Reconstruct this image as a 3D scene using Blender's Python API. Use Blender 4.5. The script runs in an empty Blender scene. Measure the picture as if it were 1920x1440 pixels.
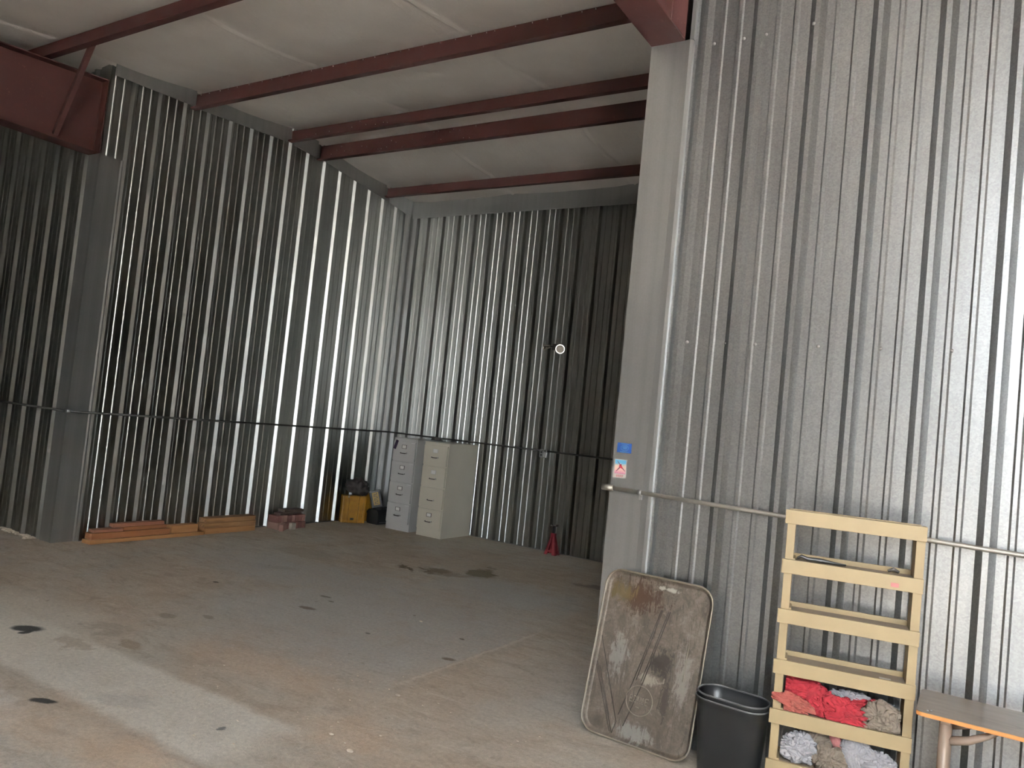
import bpy, bmesh, math, random
from mathutils import Vector, Matrix, noise
R = math.radians
scene = bpy.context.scene
COL = scene.collection

# ---------------------------------------------------------------- camera
cam_d = bpy.data.cameras.new('camera')
cam_d.sensor_fit = 'HORIZONTAL'; cam_d.sensor_width = 36.0
cam_d.lens = 1444.66 / 1920 * 36
cam_d.clip_start = 0.05; cam_d.clip_end = 300
cam = bpy.data.objects.new('camera', cam_d); COL.objects.link(cam)
rt = Vector((0.84621911, 0.52319893, 0.10087666)); up = Vector((-0.06049978, -0.0937515, 0.99375572)); fw = Vector((-0.52938927, 0.84703809, 0.04768089))
CAMZ = 1.7318
# right/up in this frame (the camera is rolled a little clockwise)
_r = Vector((math.cos(-0.5586), -math.sin(-0.5586), 0)); _u = _r.cross(fw)
_c, _s = math.cos(0.1012), math.sin(0.1012)
rt = _c * _r + _s * _u; up = -_s * _r + _c * _u
m = Matrix((rt, up, -fw)).transposed().to_4x4(); m.translation = (0, 0, CAMZ)
cam.matrix_world = m
scene.camera = cam

# ---------------------------------------------------------------- sky, sun, exposure
world = bpy.data.worlds.new('sky'); scene.world = world; world.use_nodes = True
bg = world.node_tree.nodes['Background']
bg.inputs[0].default_value = (0.84, 0.92, 1.0, 1); bg.inputs[1].default_value = 13.0
sun_d = bpy.data.lights.new('sun', 'SUN'); sun_d.energy = 620.0; sun_d.angle = R(1.0); sun_d.color = (.97, .98, 1.0)
sun = bpy.data.objects.new('sun', sun_d); COL.objects.link(sun); sun.rotation_euler = Vector((-.22, .40, -.62)).to_track_quat('-Z', 'Y').to_euler()
YD = -6.0                          # the outer wall behind the photographer and its two doorways: x0, x1, height
DOORS = [(3.7, 5.0, 3.4)]
for d in DOORS:
    pd = bpy.data.lights.new('doorway_portal', 'AREA'); pd.shape = 'RECTANGLE'; pd.size = d[1] - d[0]; pd.size_y = d[2]
    pd.cycles.is_portal = True
    po = bpy.data.objects.new('doorway_portal', pd); COL.objects.link(po)
    po.location = ((d[0] + d[1]) / 2, YD - .05, d[2] / 2); po.rotation_euler = (R(90), 0, 0)
scene.view_settings.view_transform = 'Standard'; scene.view_settings.look = 'None'
scene.view_settings.exposure = 1.28; scene.view_settings.gamma = 1.0
scene.view_settings.use_curve_mapping = False
scene.cycles.max_bounces = 10; scene.cycles.diffuse_bounces = 6; scene.cycles.glossy_bounces = 6
scene.cycles.use_denoising = True
scene.cycles.sample_clamp_indirect = 8.0
scene.cycles.caustics_reflective = True
scene.cycles.blur_glossy = 0.3

# ---------------------------------------------------------------- measurements of the place (metres)
YN, YB = 4.392, 9.4586            # partition line, back wall
XL, XC = -8.136, -1.962           # left wall of the bay, edge of the right column
FW = .222                         # width of the steel frames
YR, ZR, ZN, ZB = 7.0645, 5.2797, 5.066, 5.028
def roof_z(y):
    return ZR + (ZR - ZN) / (YR - YN) * (y - YR) if y <= YR else ZR - (ZR - ZB) / (YB - YR) * (y - YR)

# ---------------------------------------------------------------- material helpers
class NT:
    def __init__(s, name):
        s.m = bpy.data.materials.new(name); s.m.use_nodes = True
        s.t = s.m.node_tree; s.b = s.t.nodes['Principled BSDF']
    def n(s, kind, **kw):
        nd = s.t.nodes.new(kind)
        for k, v in kw.items(): setattr(nd, k, v)
        return nd
    def l(s, a, b): s.t.links.new(a, b)
    def pos(s, scale=(1, 1, 1), obj=False):
        if obj: src = s.n('ShaderNodeTexCoord').outputs['Object']
        else: src = s.n('ShaderNodeNewGeometry').outputs['Position']
        mp = s.n('ShaderNodeMapping'); mp.inputs['Scale'].default_value = scale
        s.l(src, mp.inputs['Vector']); return mp.outputs['Vector']
    def noise(s, vec, scale, detail=4, rough=.55, dist=0):
        nd = s.n('ShaderNodeTexNoise'); nd.inputs['Scale'].default_value = scale
        nd.inputs['Detail'].default_value = detail; nd.inputs['Roughness'].default_value = rough
        nd.inputs['Distortion'].default_value = dist
        s.l(vec, nd.inputs['Vector']); return nd.outputs['Fac']
    def ramp(s, fac, stops):
        nd = s.n('ShaderNodeValToRGB'); e = nd.color_ramp.elements
        while len(e) < len(stops): e.new(.5)
        for el, (p, c) in zip(e, stops):
            el.position = p; el.color = tuple(c) + (1,) if len(c) == 3 else c
        s.l(fac, nd.inputs['Fac']); return nd.outputs['Color']
    def mapr(s, v, a, b, c, d, smooth=False):
        nd = s.n('ShaderNodeMapRange'); nd.interpolation_type = 'SMOOTHSTEP' if smooth else 'LINEAR'
        for i, x in zip((1, 2, 3, 4), (a, b, c, d)): nd.inputs[i].default_value = x
        s.l(v, nd.inputs[0]); return nd.outputs[0]
    def math(s, op, a, b=None, clamp=False):
        nd = s.n('ShaderNodeMath', operation=op); nd.use_clamp = clamp
        for i, x in enumerate((a, b)):
            if x is None: continue
            if isinstance(x, (int, float)): nd.inputs[i].default_value = x
            else: s.l(x, nd.inputs[i])
        return nd.outputs[0]
    def mix(s, fac, a, b, mode='MIX'):
        nd = s.n('ShaderNodeMix', data_type='RGBA'); nd.blend_type = mode
        for i, x in ((0, fac), (6, a), (7, b)):
            if isinstance(x, (int, float)): nd.inputs[i].default_value = x
            elif isinstance(x, tuple): nd.inputs[i].default_value = x + (1,) if len(x) == 3 else x
            else: s.l(x, nd.inputs[i])
        return nd.outputs[2]
    def bump(s, h, strength=.3, dist=.01, prev=None):
        nd = s.n('ShaderNodeBump'); nd.inputs['Strength'].default_value = strength
        nd.inputs['Distance'].default_value = dist; s.l(h, nd.inputs['Height'])
        if prev: s.l(prev, nd.inputs['Normal'])
        return nd.outputs['Normal']
    def set(s, **kw):
        for k, v in kw.items():
            k = k.replace('_', ' ')
            if isinstance(v, (int, float)): s.b.inputs[k].default_value = v
            elif isinstance(v, tuple): s.b.inputs[k].default_value = v + (1,) if len(v) == 3 else v
            else: s.l(v, s.b.inputs[k])
        return s.m

def plain(name, col, rough=.6, metal=0, var=.12, scale=6, bump=0, obj=True):
    t = NT(name)
    v = t.pos(obj=obj)
    f = t.noise(v, scale, 5)
    lo = tuple(c * (1 - var) for c in col); hi = tuple(min(1, c * (1 + var)) for c in col)
    c = t.ramp(f, [(.3, lo), (.7, hi)])
    t.set(Base_Color=c, Roughness=rough, Metallic=metal)
    if bump: t.set(Normal=t.bump(t.noise(v, scale * 8, 4), bump, .004))
    return t.m

def galvanized(name, col=(.62, .63, .62), r0=.31, r1=.37, dirt=.25, sp=.10, metal=.92, wave=.0012, grain=.00012, scuffs=.35, aniso=.55):
    t = NT(name)
    p = t.pos()
    vo = t.n('ShaderNodeTexVoronoi'); vo.inputs['Scale'].default_value = 130; t.l(p, vo.inputs['Vector'])
    cell = t.n('ShaderNodeSeparateColor'); t.l(vo.outputs['Color'], cell.inputs[0])
    streak = t.noise(t.pos((14, 14, .02)), 1.0, 5, .6)
    cloud = t.noise(p, 1.6, 4, .6)
    scuff = t.noise(t.pos((3, 3, 1.3)), 3.0, 6, .7, .8)
    a = t.mapr(cell.outputs[0], 0, 1, 1 - sp, 1 + sp * .6)
    b = t.mapr(streak, .3, .7, 1 - dirt * .5, 1.05)
    c = t.mapr(cloud, .3, .7, 1 - dirt * .4, 1.05)
    f = t.math('MULTIPLY', t.math('MULTIPLY', a, b), c)
    base = t.mix(1.0, col, f, 'MULTIPLY')
    # the pale scuffs of white rust
    base = t.mix(t.mapr(scuff, .66, .8, 0, scuffs), base, (.72, .72, .7))
    rr = t.math('ADD', t.mapr(cell.outputs[1], 0, 1, r0, r1), t.mapr(scuff, .55, .8, 0, scuffs * .4))
    rr = t.math('ADD', rr, t.mapr(streak, .3, .7, .05, -.03))
    if wave:
        nn = t.bump(t.noise(t.pos((2.5, 2.5, .35)), 2.0, 2), .6, wave)
        nn = t.bump(t.noise(p, 110, 3, .6), .5, grain * 2, nn)
        t.set(Normal=nn)
    # rolled sheet smears what it mirrors up and down
    cz = t.n('ShaderNodeCombineXYZ'); cz.inputs[2].default_value = 1.0; t.l(cz.outputs[0], t.b.inputs['Tangent'])
    return t.set(Base_Color=base, Roughness=rr, Metallic=metal, Anisotropic=aniso)

M = {}
M['panel'] = galvanized('galvanized_sheet', (.40, .41, .415), .36, .36, .25, .13)
M['bay_panel'] = galvanized('galvanized_sheet_bay', (.47, .48, .47), .30, .33, .16, .04, 1.0, 0, 0, 0, .88)
M['flash'] = galvanized('galvanized_flashing', (.46, .47, .47), .34, .34, .15, .03, .78, 0, 0, .1)
M['dull'] = plain('dull_grey_paint', (.10, .10, .10), 1.0, 0, .1, 2, 0, False)
M['conduit'] = plain('conduit_steel', (.42, .40, .36), .42, .8, .1, 12)
M['conduit_dark'] = plain('dark_conduit', (.05, .048, .045), .6, .3, .15, 12)  # near-black tone for the conduits in the bay
M['steel'] = plain('bright_steel', (.7, .7, .7), .3, 1, .05, 10)
M['darksteel'] = plain('dark_steel', (.09, .08, .075), .5, .5, .2, 10)

def primer(name):
    t = NT(name); p = t.pos()
    n1 = t.noise(p, 3.5, 6, .6, .4); n2 = t.noise(t.pos((1, 1, 1)), 30, 5, .7)
    c = t.ramp(n1, [(.3, (.030, .007, .0065)), (.55, (.041, .010, .009)), (.75, (.058, .016, .014))])
    c = t.mix(t.mapr(n2, .62, .75, 0, .35), c, (.20, .11, .085))
    return t.set(Base_Color=c, Roughness=t.mapr(n1, .3, .7, .5, .7), Normal=t.bump(n2, .1, .003))
M['primer'] = primer('red_oxide_primer')

def insulation():
    t = NT('white_vinyl_insulation'); p = t.pos()
    n = t.noise(p, 2.2, 4, .5, .3)
    c = t.ramp(n, [(.3, (.80, .765, .745)), (.7, (.87, .835, .815))])
    w = t.noise(t.pos((7, 1.6, 1)), 2.0, 5, .6, .6)
    fine = t.noise(t.pos((1, 1, 1)), 60, 3, .5)
    nn = t.bump(w, .35, .03); nn = t.bump(fine, .08, .004, nn)
    return t.set(Base_Color=c, Roughness=.42, Normal=nn)
M['insulation'] = insulation()

def floor_material():
    t = NT('dusty_concrete'); p = t.pos()
    geo = t.n('ShaderNodeNewGeometry')
    # wobble the coordinates so every mark has a ragged outline
    wn = t.n('ShaderNodeTexNoise'); wn.inputs['Scale'].default_value = 5; wn.inputs['Detail'].default_value = 6; wn.inputs['Roughness'].default_value = .65
    t.l(geo.outputs['Position'], wn.inputs['Vector'])
    sub = t.n('ShaderNodeVectorMath', operation='SUBTRACT'); t.l(wn.outputs['Color'], sub.inputs[0]); sub.inputs[1].default_value = (.5, .5, .5)
    def warped(k):
        sc = t.n('ShaderNodeVectorMath', operation='SCALE'); t.l(sub.outputs[0], sc.inputs[0]); sc.inputs[3].default_value = k
        ad = t.n('ShaderNodeVectorMath', operation='ADD'); t.l(geo.outputs['Position'], ad.inputs[0]); t.l(sc.outputs[0], ad.inputs[1]); return ad.outputs[0]
    W, Ws = warped(.42), warped(.10)
    Wb = warped(1.0)
    def ell(vec, cx, cy, rx, ry, ang=0, soft=.5):
        mp = t.n('ShaderNodeMapping', vector_type='TEXTURE'); mp.inputs['Location'].default_value = (cx, cy, 0)
        mp.inputs['Rotation'].default_value = (0, 0, R(ang)); mp.inputs['Scale'].default_value = (rx, ry, 1000)
        t.l(vec, mp.inputs['Vector'])
        ln = t.n('ShaderNodeVectorMath', operation='LENGTH'); t.l(mp.outputs[0], ln.inputs[0])
        return t.mapr(ln.outputs['Value'], 1 - soft, 1 + soft * .3, 1, 0, True)
    def rect(vec, x0, x1, y0, y1, sx0=.05, sx1=.05, sy0=.05, sy1=.05):
        sp = t.n('ShaderNodeSeparateXYZ'); t.l(vec, sp.inputs[0])
        a = t.mapr(sp.outputs[0], x0, x0 + sx0, 0, 1, True); b = t.mapr(sp.outputs[0], x1 - sx1, x1, 1, 0, True)
        c = t.mapr(sp.outputs[1], y0, y0 + sy0, 0, 1, True); d = t.mapr(sp.outputs[1], y1 - sy1, y1, 1, 0, True)
        return t.math('MULTIPLY', t.math('MULTIPLY', a, b), t.math('MULTIPLY', c, d))
    big = t.noise(t.pos((1, .8, 1)), .9, 6, .6, .5)
    med = t.noise(p, 4.5, 9, .72, .7)
    fine = t.noise(p, 38, 8, .75)
    grit = t.noise(p, 150, 5, .85)
    swirl = t.noise(t.pos((1.2, 3.4, 1)), 2.2, 9, .72, 1.4)
    c = t.ramp(big, [(.30, (.30, .24, .185)), (.45, (.34, .285, .23)), (.58, (.35, .325, .285)), (.72, (.39, .38, .355))])
    c = t.mix(t.mapr(med, .38, .66, 0, .42), c, (.46, .42, .36))
    c = t.mix(t.mapr(swirl, .50, .36, 0, .5), c, (.24, .195, .155))
    c = t.mix(t.mapr(swirl, .56, .70, 0, .45), c, (.52, .48, .42))
    # washed blue-grey areas
    g = t.math('MULTIPLY', ell(Wb, -4.1, 4.9, 1.7, 1.5, 0, .6), rect(Ws, -20, -3.07, -20, 20))
    g2 = ell(Wb, -5.6, 5.6, 1.7, .7, 0, .6); g3 = ell(Wb, -4.1, 6.7, .9, .7, 0, .6)
    g4 = ell(Wb, -2.3, 4.6, .5, 1.4, 0, .8)
    gg = t.math('MAXIMUM', t.math('MAXIMUM', g, g2), t.math('MAXIMUM', g3, t.math('MULTIPLY', g4, .4)))
    c = t.mix(t.math('MULTIPLY', gg, t.mapr(med, .35, .65, .45, .85)), c, (.345, .345, .335))
    # a paler strip of concrete
    strip = rect(Ws, -6.4, -2.86, 2.40, 3.08, .9, .25, .10, .10)
    c = t.mix(t.math('MULTIPLY', strip, t.mapr(med, .3, .7, .65, 1.0)), c, (.56, .54, .50))
    s2 = ell(W, -5.9, 2.9, 1.2, .6, 0, .6)
    c = t.mix(t.math('MULTIPLY', s2, .6), c, (.55, .53, .48))
    s3 = ell(W, -4.35, 2.1, .5, .18, -15, .6)
    c = t.mix(t.math('MULTIPLY', s3, .5), c, (.55, .55, .54))
    # orange dust
    for (x, y, a, b_, k) in ((-2.75, 3.15, .35, .3, .4), (-3.3, 2.25, .6, .18, .45), (-4.0, 2.1, .5, .12, .3), (-3.9, 3.5, .8, .25, .3)):
        c = t.mix(t.math('MULTIPLY', ell(W, x, y, a, b_, 0, .8), k), c, (.46, .33, .23))
    # raised ridge of a slab joint running away from the camera, and a second one
    j = rect(Ws, -3.10, -3.05, 3.75, 5.85, .02, .03, .4, .25)
    c = t.mix(t.math('MULTIPLY', j, .45), c, (.50, .47, .42))
    j2 = rect(W, -3.04, -2.95, 3.6, 5.8, .02, .09, .4, .3)
    c = t.mix(t.math('MULTIPLY', j2, .3), c, (.24, .21, .18))
    # oil
    marks = [(-5.45, 2.87, .075, .115, -60, (.012, .012, .012), .97, Ws), (-5.38, 2.82, .03, .05, 0, (.012, .012, .012), .95, Ws), (-4.17, 2.325, .038, .085, -60, (.012, .012, .012), .97, Ws),
             (-5.40, 6.80, .05, .22, 55, (.085, .065, .04), .85, W), (-5.15, 6.90, .03, .2, 60, (.085, .065, .04), .7, W), (-5.09, 7.03, .16, .14, 0, (.11, .085, .05), .7, W),
             (-4.73, 7.33, .18, .28, 20, (.10, .08, .045), .85, W), (-4.95, 6.95, .35, .12, 20, (.16, .13, .09), .55, W), (-4.85, 7.7, .1, .06, 0, (.12, .1, .06), .5, W),
             (-4.757, 4.754, .10, .05, 10, (.13, .10, .075), .8, Ws), (-4.95, 5.15, .07, .03, 10, (.09, .08, .06), .7, Ws), (-4.80, 5.07, .04, .02, 10, (.09, .08, .06), .7, Ws),
             (-3.169, 4.596, .055, .035, 0, (.12, .09, .06), .8, Ws), (-3.40, 5.08, .03, .025, 0, (.1, .08, .06), .8, Ws), (-4.75, 3.17, .15, .06, -10, (.24, .18, .12), .6, Ws),
             (-3.95, 4.60, .03, .02, 0, (.1, .1, .09), .7, Ws), (-5.9, 4.7, .04, .03, 0, (.08, .07, .06), .8, Ws), (-5.2, 3.75, .08, .05, 0, (.2, .17, .13), .6, Ws),
             (-5.0, 3.95, .07, .04, 0, (.2, .17, .13), .6, Ws), (-3.27, 2.75, .02, .03, 0, (.06, .06, .06), .8, Ws), (-5.0, 2.95, .2, .1, 0, (.3, .25, .19), .5, W),
             (-5.15, 3.25, .25, .12, 0, (.25, .22, .18), .5, W), (-3.95, 2.6, .22, .1, 20, (.34, .34, .33), .35, W),
             (-6.5, 6.4, .5, .25, 0, (.27, .23, .19), .5, W), (-3.6, 7.9, .3, .1, 10, (.12, .10, .09), .6, W), (-6.1, 5.6, .25, .1, 20, (.28, .26, .24), .4, W)]
    for (x, y, a, b_, an, col, k, v) in marks:
        c = t.mix(t.math('MULTIPLY', ell(v, x, y, a, b_, an, .35), k), c, col)
    # specks and drag marks
    sp = t.noise(p, 11, 3, .5)
    c = t.mix(t.mapr(sp, .73, .76, 0, .55), c, (.16, .13, .10))
    dr = t.noise(t.pos((2, 7, 1)), 2.2, 7, .75, 1.2)
    c = t.mix(t.mapr(dr, .6, .75, 0, .35), c, (.55, .50, .43))
    c = t.mix(1.0, c, (1.42, 1.40, 1.38), 'MULTIPLY')
    f = t.mapr(fine, .3, .7, .78, 1.16); gmul = t.mapr(grit, .3, .7, .78, 1.18)
    c = t.mix(1.0, c, t.math('MULTIPLY', f, gmul), 'MULTIPLY')
    h = t.math('ADD', t.math('MULTIPLY', fine, .5), t.math('ADD', t.math('MULTIPLY', med, 1.0), t.math('MULTIPLY', grit, .35)))
    h = t.math('ADD', h, t.math('MULTIPLY', j, .5))
    return t.set(Base_Color=c, Roughness=t.mapr(med, .3, .7, .75, .92), Normal=t.bump(h, .8, .012), Specular_IOR_Level=.3)
M['floor'] = floor_material()
M['ground'] = plain('pale_gravel_ground', (.52, .49, .44), .95, 0, .2, 2, .2, False)
M['grey_paint'] = plain('grey_enamel', (.56, .555, .55), .42, 0, .04, 3)
M['beige_paint'] = plain('beige_enamel', (.66, .62, .52), .42, 0, .04, 3)
M['shelf_paint'] = plain('yellow_cream_paint', (.345, .26, .14), .5, 0, .07, 5, .05)
M['shelf_board'] = plain('dusty_shelf_board', (.24, .19, .145), .7, 0, .15, 8, .1)
M['black_plastic'] = plain('black_plastic', (.018, .018, .02), .38, 0, .3, 9, .05)
M['bin_plastic'] = plain('black_bin_plastic', (.006, .0062, .007), .40, 0, .25, 9, .05)
M['bin_rim'] = plain('worn_bin_rim', (.06, .06, .06), .45, 0, .25, 20)
M['yellow_plastic'] = plain('yellow_plastic', (.30, .14, .006), .45, 0, .25, 8)
M['yellow_mark'] = plain('yellow_lettering', (.30, .19, .03), .5, 0, .1, 8)
M['dark_cloth'] = plain('dark_canvas', (.035, .028, .028), .85, 0, .3, 14, .3)
M['jack_red'] = plain('red_jack_paint', (.20, .012, .018), .5, 0, .2, 8)
M['chrome'] = plain('lamp_chrome', (.8, .77, .72), .18, 1, .05, 8)
M['purple'] = plain('dark_purple_vinyl', (.03, .01, .05), .5)
M['bench_leg'] = plain('taupe_tube_paint', (.23, .17, .13), .42, .1, .08, 6)

def wood(name, a, b, scale=1, axis=(1, .08, 1), dark=(.12, .07, .04)):
    t = NT(name); p = t.pos(tuple(x * scale for x in axis), obj=True)
    n = t.noise(p, 22, 6, .6, .8); k = t.noise(p, 6, 5, .7, 1.5)
    c = t.ramp(n, [(.3, a), (.7, b)]); c = t.mix(t.mapr(k, .6, .75, 0, .6), c, dark)
    return t.set(Base_Color=c, Roughness=.75, Normal=t.bump(n, .2, .003))
M['wood_new'] = wood('pine_lumber', (.30, .14, .05), (.42, .21, .085))
M['wood_mid'] = wood('aged_pine_lumber', (.22, .085, .03), (.32, .13, .05))
M['wood_red'] = wood('reddish_board', (.22, .085, .05), (.34, .15, .09))
M['wood_old'] = wood('weathered_timber', (.15, .075, .035), (.36, .19, .08))
M['wood_dark'] = wood('dark_scrap_board', (.035, .022, .018), (.07, .045, .035))
M['ply_edge'] = wood('plywood_edge', (.50, .19, .05), (.62, .28, .09), 1, (.1, 1, 8))
def plytop():
    t = NT('worn_bench_laminate'); p = t.pos(obj=True)
    n = t.noise(t.pos((1, 5, 1), True), 5, 6, .65, .5)
    c = t.ramp(n, [(.3, (.12, .09, .062)), (.5, (.155, .118, .085)), (.75, (.20, .155, .115))])
    # a water ring with a tail
    mp = t.n('ShaderNodeMapping', vector_type='TEXTURE'); mp.inputs['Location'].default_value = (-.06, -.075, 0); mp.inputs['Rotation'].default_value = (0, 0, R(-6)); mp.inputs['Scale'].default_value = (.075, .024, 10)
    t.l(p, mp.inputs[0]); ln = t.n('ShaderNodeVectorMath', operation='LENGTH'); t.l(mp.outputs[0], ln.inputs[0])
    v = t.math('ADD', ln.outputs['Value'], t.mapr(t.noise(p, 30, 3), 0, 1, -.25, .25))
    d = t.math('ABSOLUTE', t.math('SUBTRACT', v, 1.0))
    c = t.mix(t.mapr(d, .05, .2, .75, 0), c, (.10, .07, .05))
    return t.set(Base_Color=c, Roughness=.42)
M['ply_top'] = plytop()
def brickmat():
    t = NT('old_red_brick'); oi = t.n('ShaderNodeObjectInfo'); p = t.pos()
    c = t.ramp(oi.outputs['Random'], [(0, (.13, .05, .045)), (.4, (.20, .08, .065)), (.75, (.26, .13, .11)), (1, (.36, .22, .18))])
    n = t.noise(p, 40, 5, .7); c = t.mix(t.mapr(n, .55, .75, 0, .5), c, (.36, .28, .24))
    return t.set(Base_Color=c, Roughness=.9, Normal=t.bump(n, .3, .004))
M['brick'] = brickmat()
M['pale_brick'] = plain('mortared_brick', (.40, .36, .31), .9, 0, .2, 20, .2)
def panmat():
    t = NT('oily_drip_pan'); p = t.pos(obj=True)
    n1 = t.noise(t.pos((3.2, 2.4, 1), True), 1.9, 9, .72, 1.2); n2 = t.noise(p, 16, 9, .78, 1.0); n3 = t.noise(t.pos((9, 1.2, 1), True), 3.2, 8, .75, 1.6)
    n4 = t.noise(p, 70, 6, .8, .5); n5 = t.noise(t.pos((1, 1, 1), True), 6, 9, .75, 2.2)
    c = t.ramp(n1, [(.30, (.055, .042, .031)), (.44, (.105, .083, .062)), (.56, (.155, .126, .097)), (.70, (.21, .18, .145))])
    c = t.mix(t.mapr(n3, .54, .62, 0, .6), c, (.04, .027, .019))
    c = t.mix(t.mapr(n5, .56, .62, 0, .45), c, (.24, .215, .18))
    c = t.mix(t.mapr(n2, .58, .66, 0, .5), c, (.30, .275, .235))
    c = t.mix(t.mapr(n2, .40, .34, 0, .5), c, (.045, .033, .024))
    c = t.mix(t.mapr(n4, .42, .60, 0, .45), c, (.055, .044, .034))
    def blob(cx, cy, rx, ry, col, k):
        nonlocal c
        mp = t.n('ShaderNodeMapping', vector_type='TEXTURE'); mp.inputs['Location'].default_value = (cx, cy, 0); mp.inputs['Scale'].default_value = (rx, ry, 9)
        t.l(p, mp.inputs[0]); ln = t.n('ShaderNodeVectorMath', operation='LENGTH'); t.l(mp.outputs[0], ln.inputs[0])
        v = t.math('ADD', ln.outputs['Value'], t.mapr(n3, .3, .7, -.8, .8)); v = t.math('ADD', v, t.mapr(n2, .3, .7, -.7, .7))
        c = t.mix(t.mapr(v, .55, 1.0, k, 0), c, col)
    blob(-.11, .80, .17, .10, (.045, .018, .006), .95)      # rusty brown grease at the top left
    blob(-.22, .80, .07, .06, (.13, .10, .035), .6)
    blob(.085, .46, .09, .08, (.022, .017, .013), .85)
    blob(.14, .28, .03, .13, (.028, .018, .012), .8)
    blob(.22, .40, .05, .16, (.30, .275, .24), .5)
    blob(-.18, .43, .06, .13, (.30, .28, .25), .65)
    blob(.03, .36, .07, .03, (.34, .30, .24), .7)
    blob(-.01, .06, .12, .05, (.32, .31, .28), .6)
    blob(.06, .87, .07, .012, (.42, .42, .36), .7)
    c = t.mix(1.0, c, (.74, .74, .74), 'MULTIPLY')
    return t.set(Base_Color=c, Roughness=t.mapr(n2, .3, .7, .38, .62), Metallic=.3, Normal=t.bump(n2, .3, .004))
M['pan'] = panmat()
M['groove'] = plain('dark_groove', (.035, .026, .02), .5, .2, .3, 20)  # dark tone for the embossed lines of the pan
M['pan_rim'] = plain('pan_rim_steel', (.24, .21, .165), .45, .6, .2, 14)
def ragmat(name, a, b, dirt=(.25, .2, .16), dk=.4):
    t = NT(name); p = t.pos(obj=True)
    n = t.noise(p, 9, 5, .6, .5); n2 = t.noise(p, 240, 2, .5)
    c = t.ramp(n, [(.3, a), (.7, b)]); c = t.mix(t.mapr(t.noise(p, 14, 5, .7), .52, .7, 0, dk), c, dirt)
    return t.set(Base_Color=c, Roughness=.92, Normal=t.bump(n2, .15, .002))
M['rag_red'] = ragmat('red_shop_rag', (.22, .009, .017), (.30, .015, .025), (.14, .015, .018), .7)
M['rag_faded'] = ragmat('faded_red_rag', (.27, .055, .045), (.33, .09, .07), (.22, .10, .07), .6)
M['rag_brown'] = ragmat('grimy_brown_rag', (.12, .095, .072), (.20, .16, .125), (.06, .048, .036), .6)
M['rag_white'] = ragmat('white_rag', (.40, .39, .41), (.50, .49, .51), (.24, .22, .21), .5)
M['rag_pink'] = ragmat('pink_striped_rag', (.48, .18, .18), (.54, .24, .22), (.4, .15, .15), .3)
M['sticker_blue'] = plain('blue_sticker', (.003, .035, .16), .45, 0, .08, 30)
M['sticker_mark'] = plain('pale_blue_print', (.12, .27, .40), .4, 0, .1, 30)
def cardmat():
    t = NT('printed_picture_card'); p = t.pos(obj=True)
    sp = t.n('ShaderNodeSeparateXYZ'); t.l(p, sp.inputs[0])
    n = t.noise(p, 45, 5, .7, .8)
    v = t.math('ADD', sp.outputs[2], t.mapr(n, 0, 1, -.012, .012))
    c = t.ramp(t.mapr(v, -.045, .045, 0, 1), [(0, (.35, .12, .22)), (.22, (.62, .28, .36)), (.45, (.75, .50, .42)), (.68, (.72, .58, .45)), (.85, (.12, .38, .58))])
    return t.set(Base_Color=c, Roughness=.4)
M['card_print'] = cardmat()
M['card_white'] = plain('white_card', (.46, .43, .40), .5, 0, .03, 20)
M['print_red'] = plain('red_print', (.42, .02, .04), .5)
M['print_dark'] = plain('dark_print', (.12, .03, .06), .5)
M['foam'] = plain('crumbled_foam', (.66, .58, .48), .9, 0, .25, 20, .2)
M['dusty_steel'] = plain('enclosure_paint', (.22, .22, .22), .5, .3, .1, 12)
M['hole'] = plain('socket_black', (.01, .01, .01), .6)

# ---------------------------------------------------------------- mesh helpers
def link(name, bm, mat, parent=None, smooth=False, loc=None, rot=None):
    me = bpy.data.meshes.new(name); bm.normal_update(); bm.to_mesh(me); bm.free()
    for mt in (mat if isinstance(mat, (list, tuple)) else [mat]): me.materials.append(mt)
    if smooth:
        for p in me.polygons: p.use_smooth = True
    o = bpy.data.objects.new(name, me); COL.objects.link(o)
    if parent: o.parent = parent
    if loc is not None: o.location = loc
    if rot is not None: o.rotation_euler = rot
    return o
def smooth_by_angle(o, ang=35):
    me = o.data
    for p in me.polygons: p.use_smooth = True
    bm = bmesh.new(); bm.from_mesh(me)
    for e in bm.edges:
        if len(e.link_faces) == 2 and e.calc_face_angle() > R(ang): e.smooth = False
    bm.to_mesh(me); bm.free(); return o
def box(bm, c, s, rot=None, bevel=0, mi=0):
    M4 = Matrix.Translation(c) @ (rot.to_4x4() if rot else Matrix.Identity(4)) @ Matrix.Diagonal((s[0], s[1], s[2], 1))
    r = bmesh.ops.create_cube(bm, size=1, matrix=M4)
    vs = r['verts']
    fs = set(f for v in vs for f in v.link_faces)
    for f in fs: f.material_index = mi
    if bevel:
        es = set(e for v in vs for e in v.link_edges)
        bmesh.ops.bevel(bm, geom=list(es), offset=bevel, segments=2, profile=.7, affect='EDGES')
    return bm
def span(bm, x0, x1, y0, y1, z0, z1, bevel=0, mi=0):
    return box(bm, ((x0 + x1) / 2, (y0 + y1) / 2, (z0 + z1) / 2), (abs(x1 - x0), abs(y1 - y0), abs(z1 - z0)), None, bevel, mi)
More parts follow.
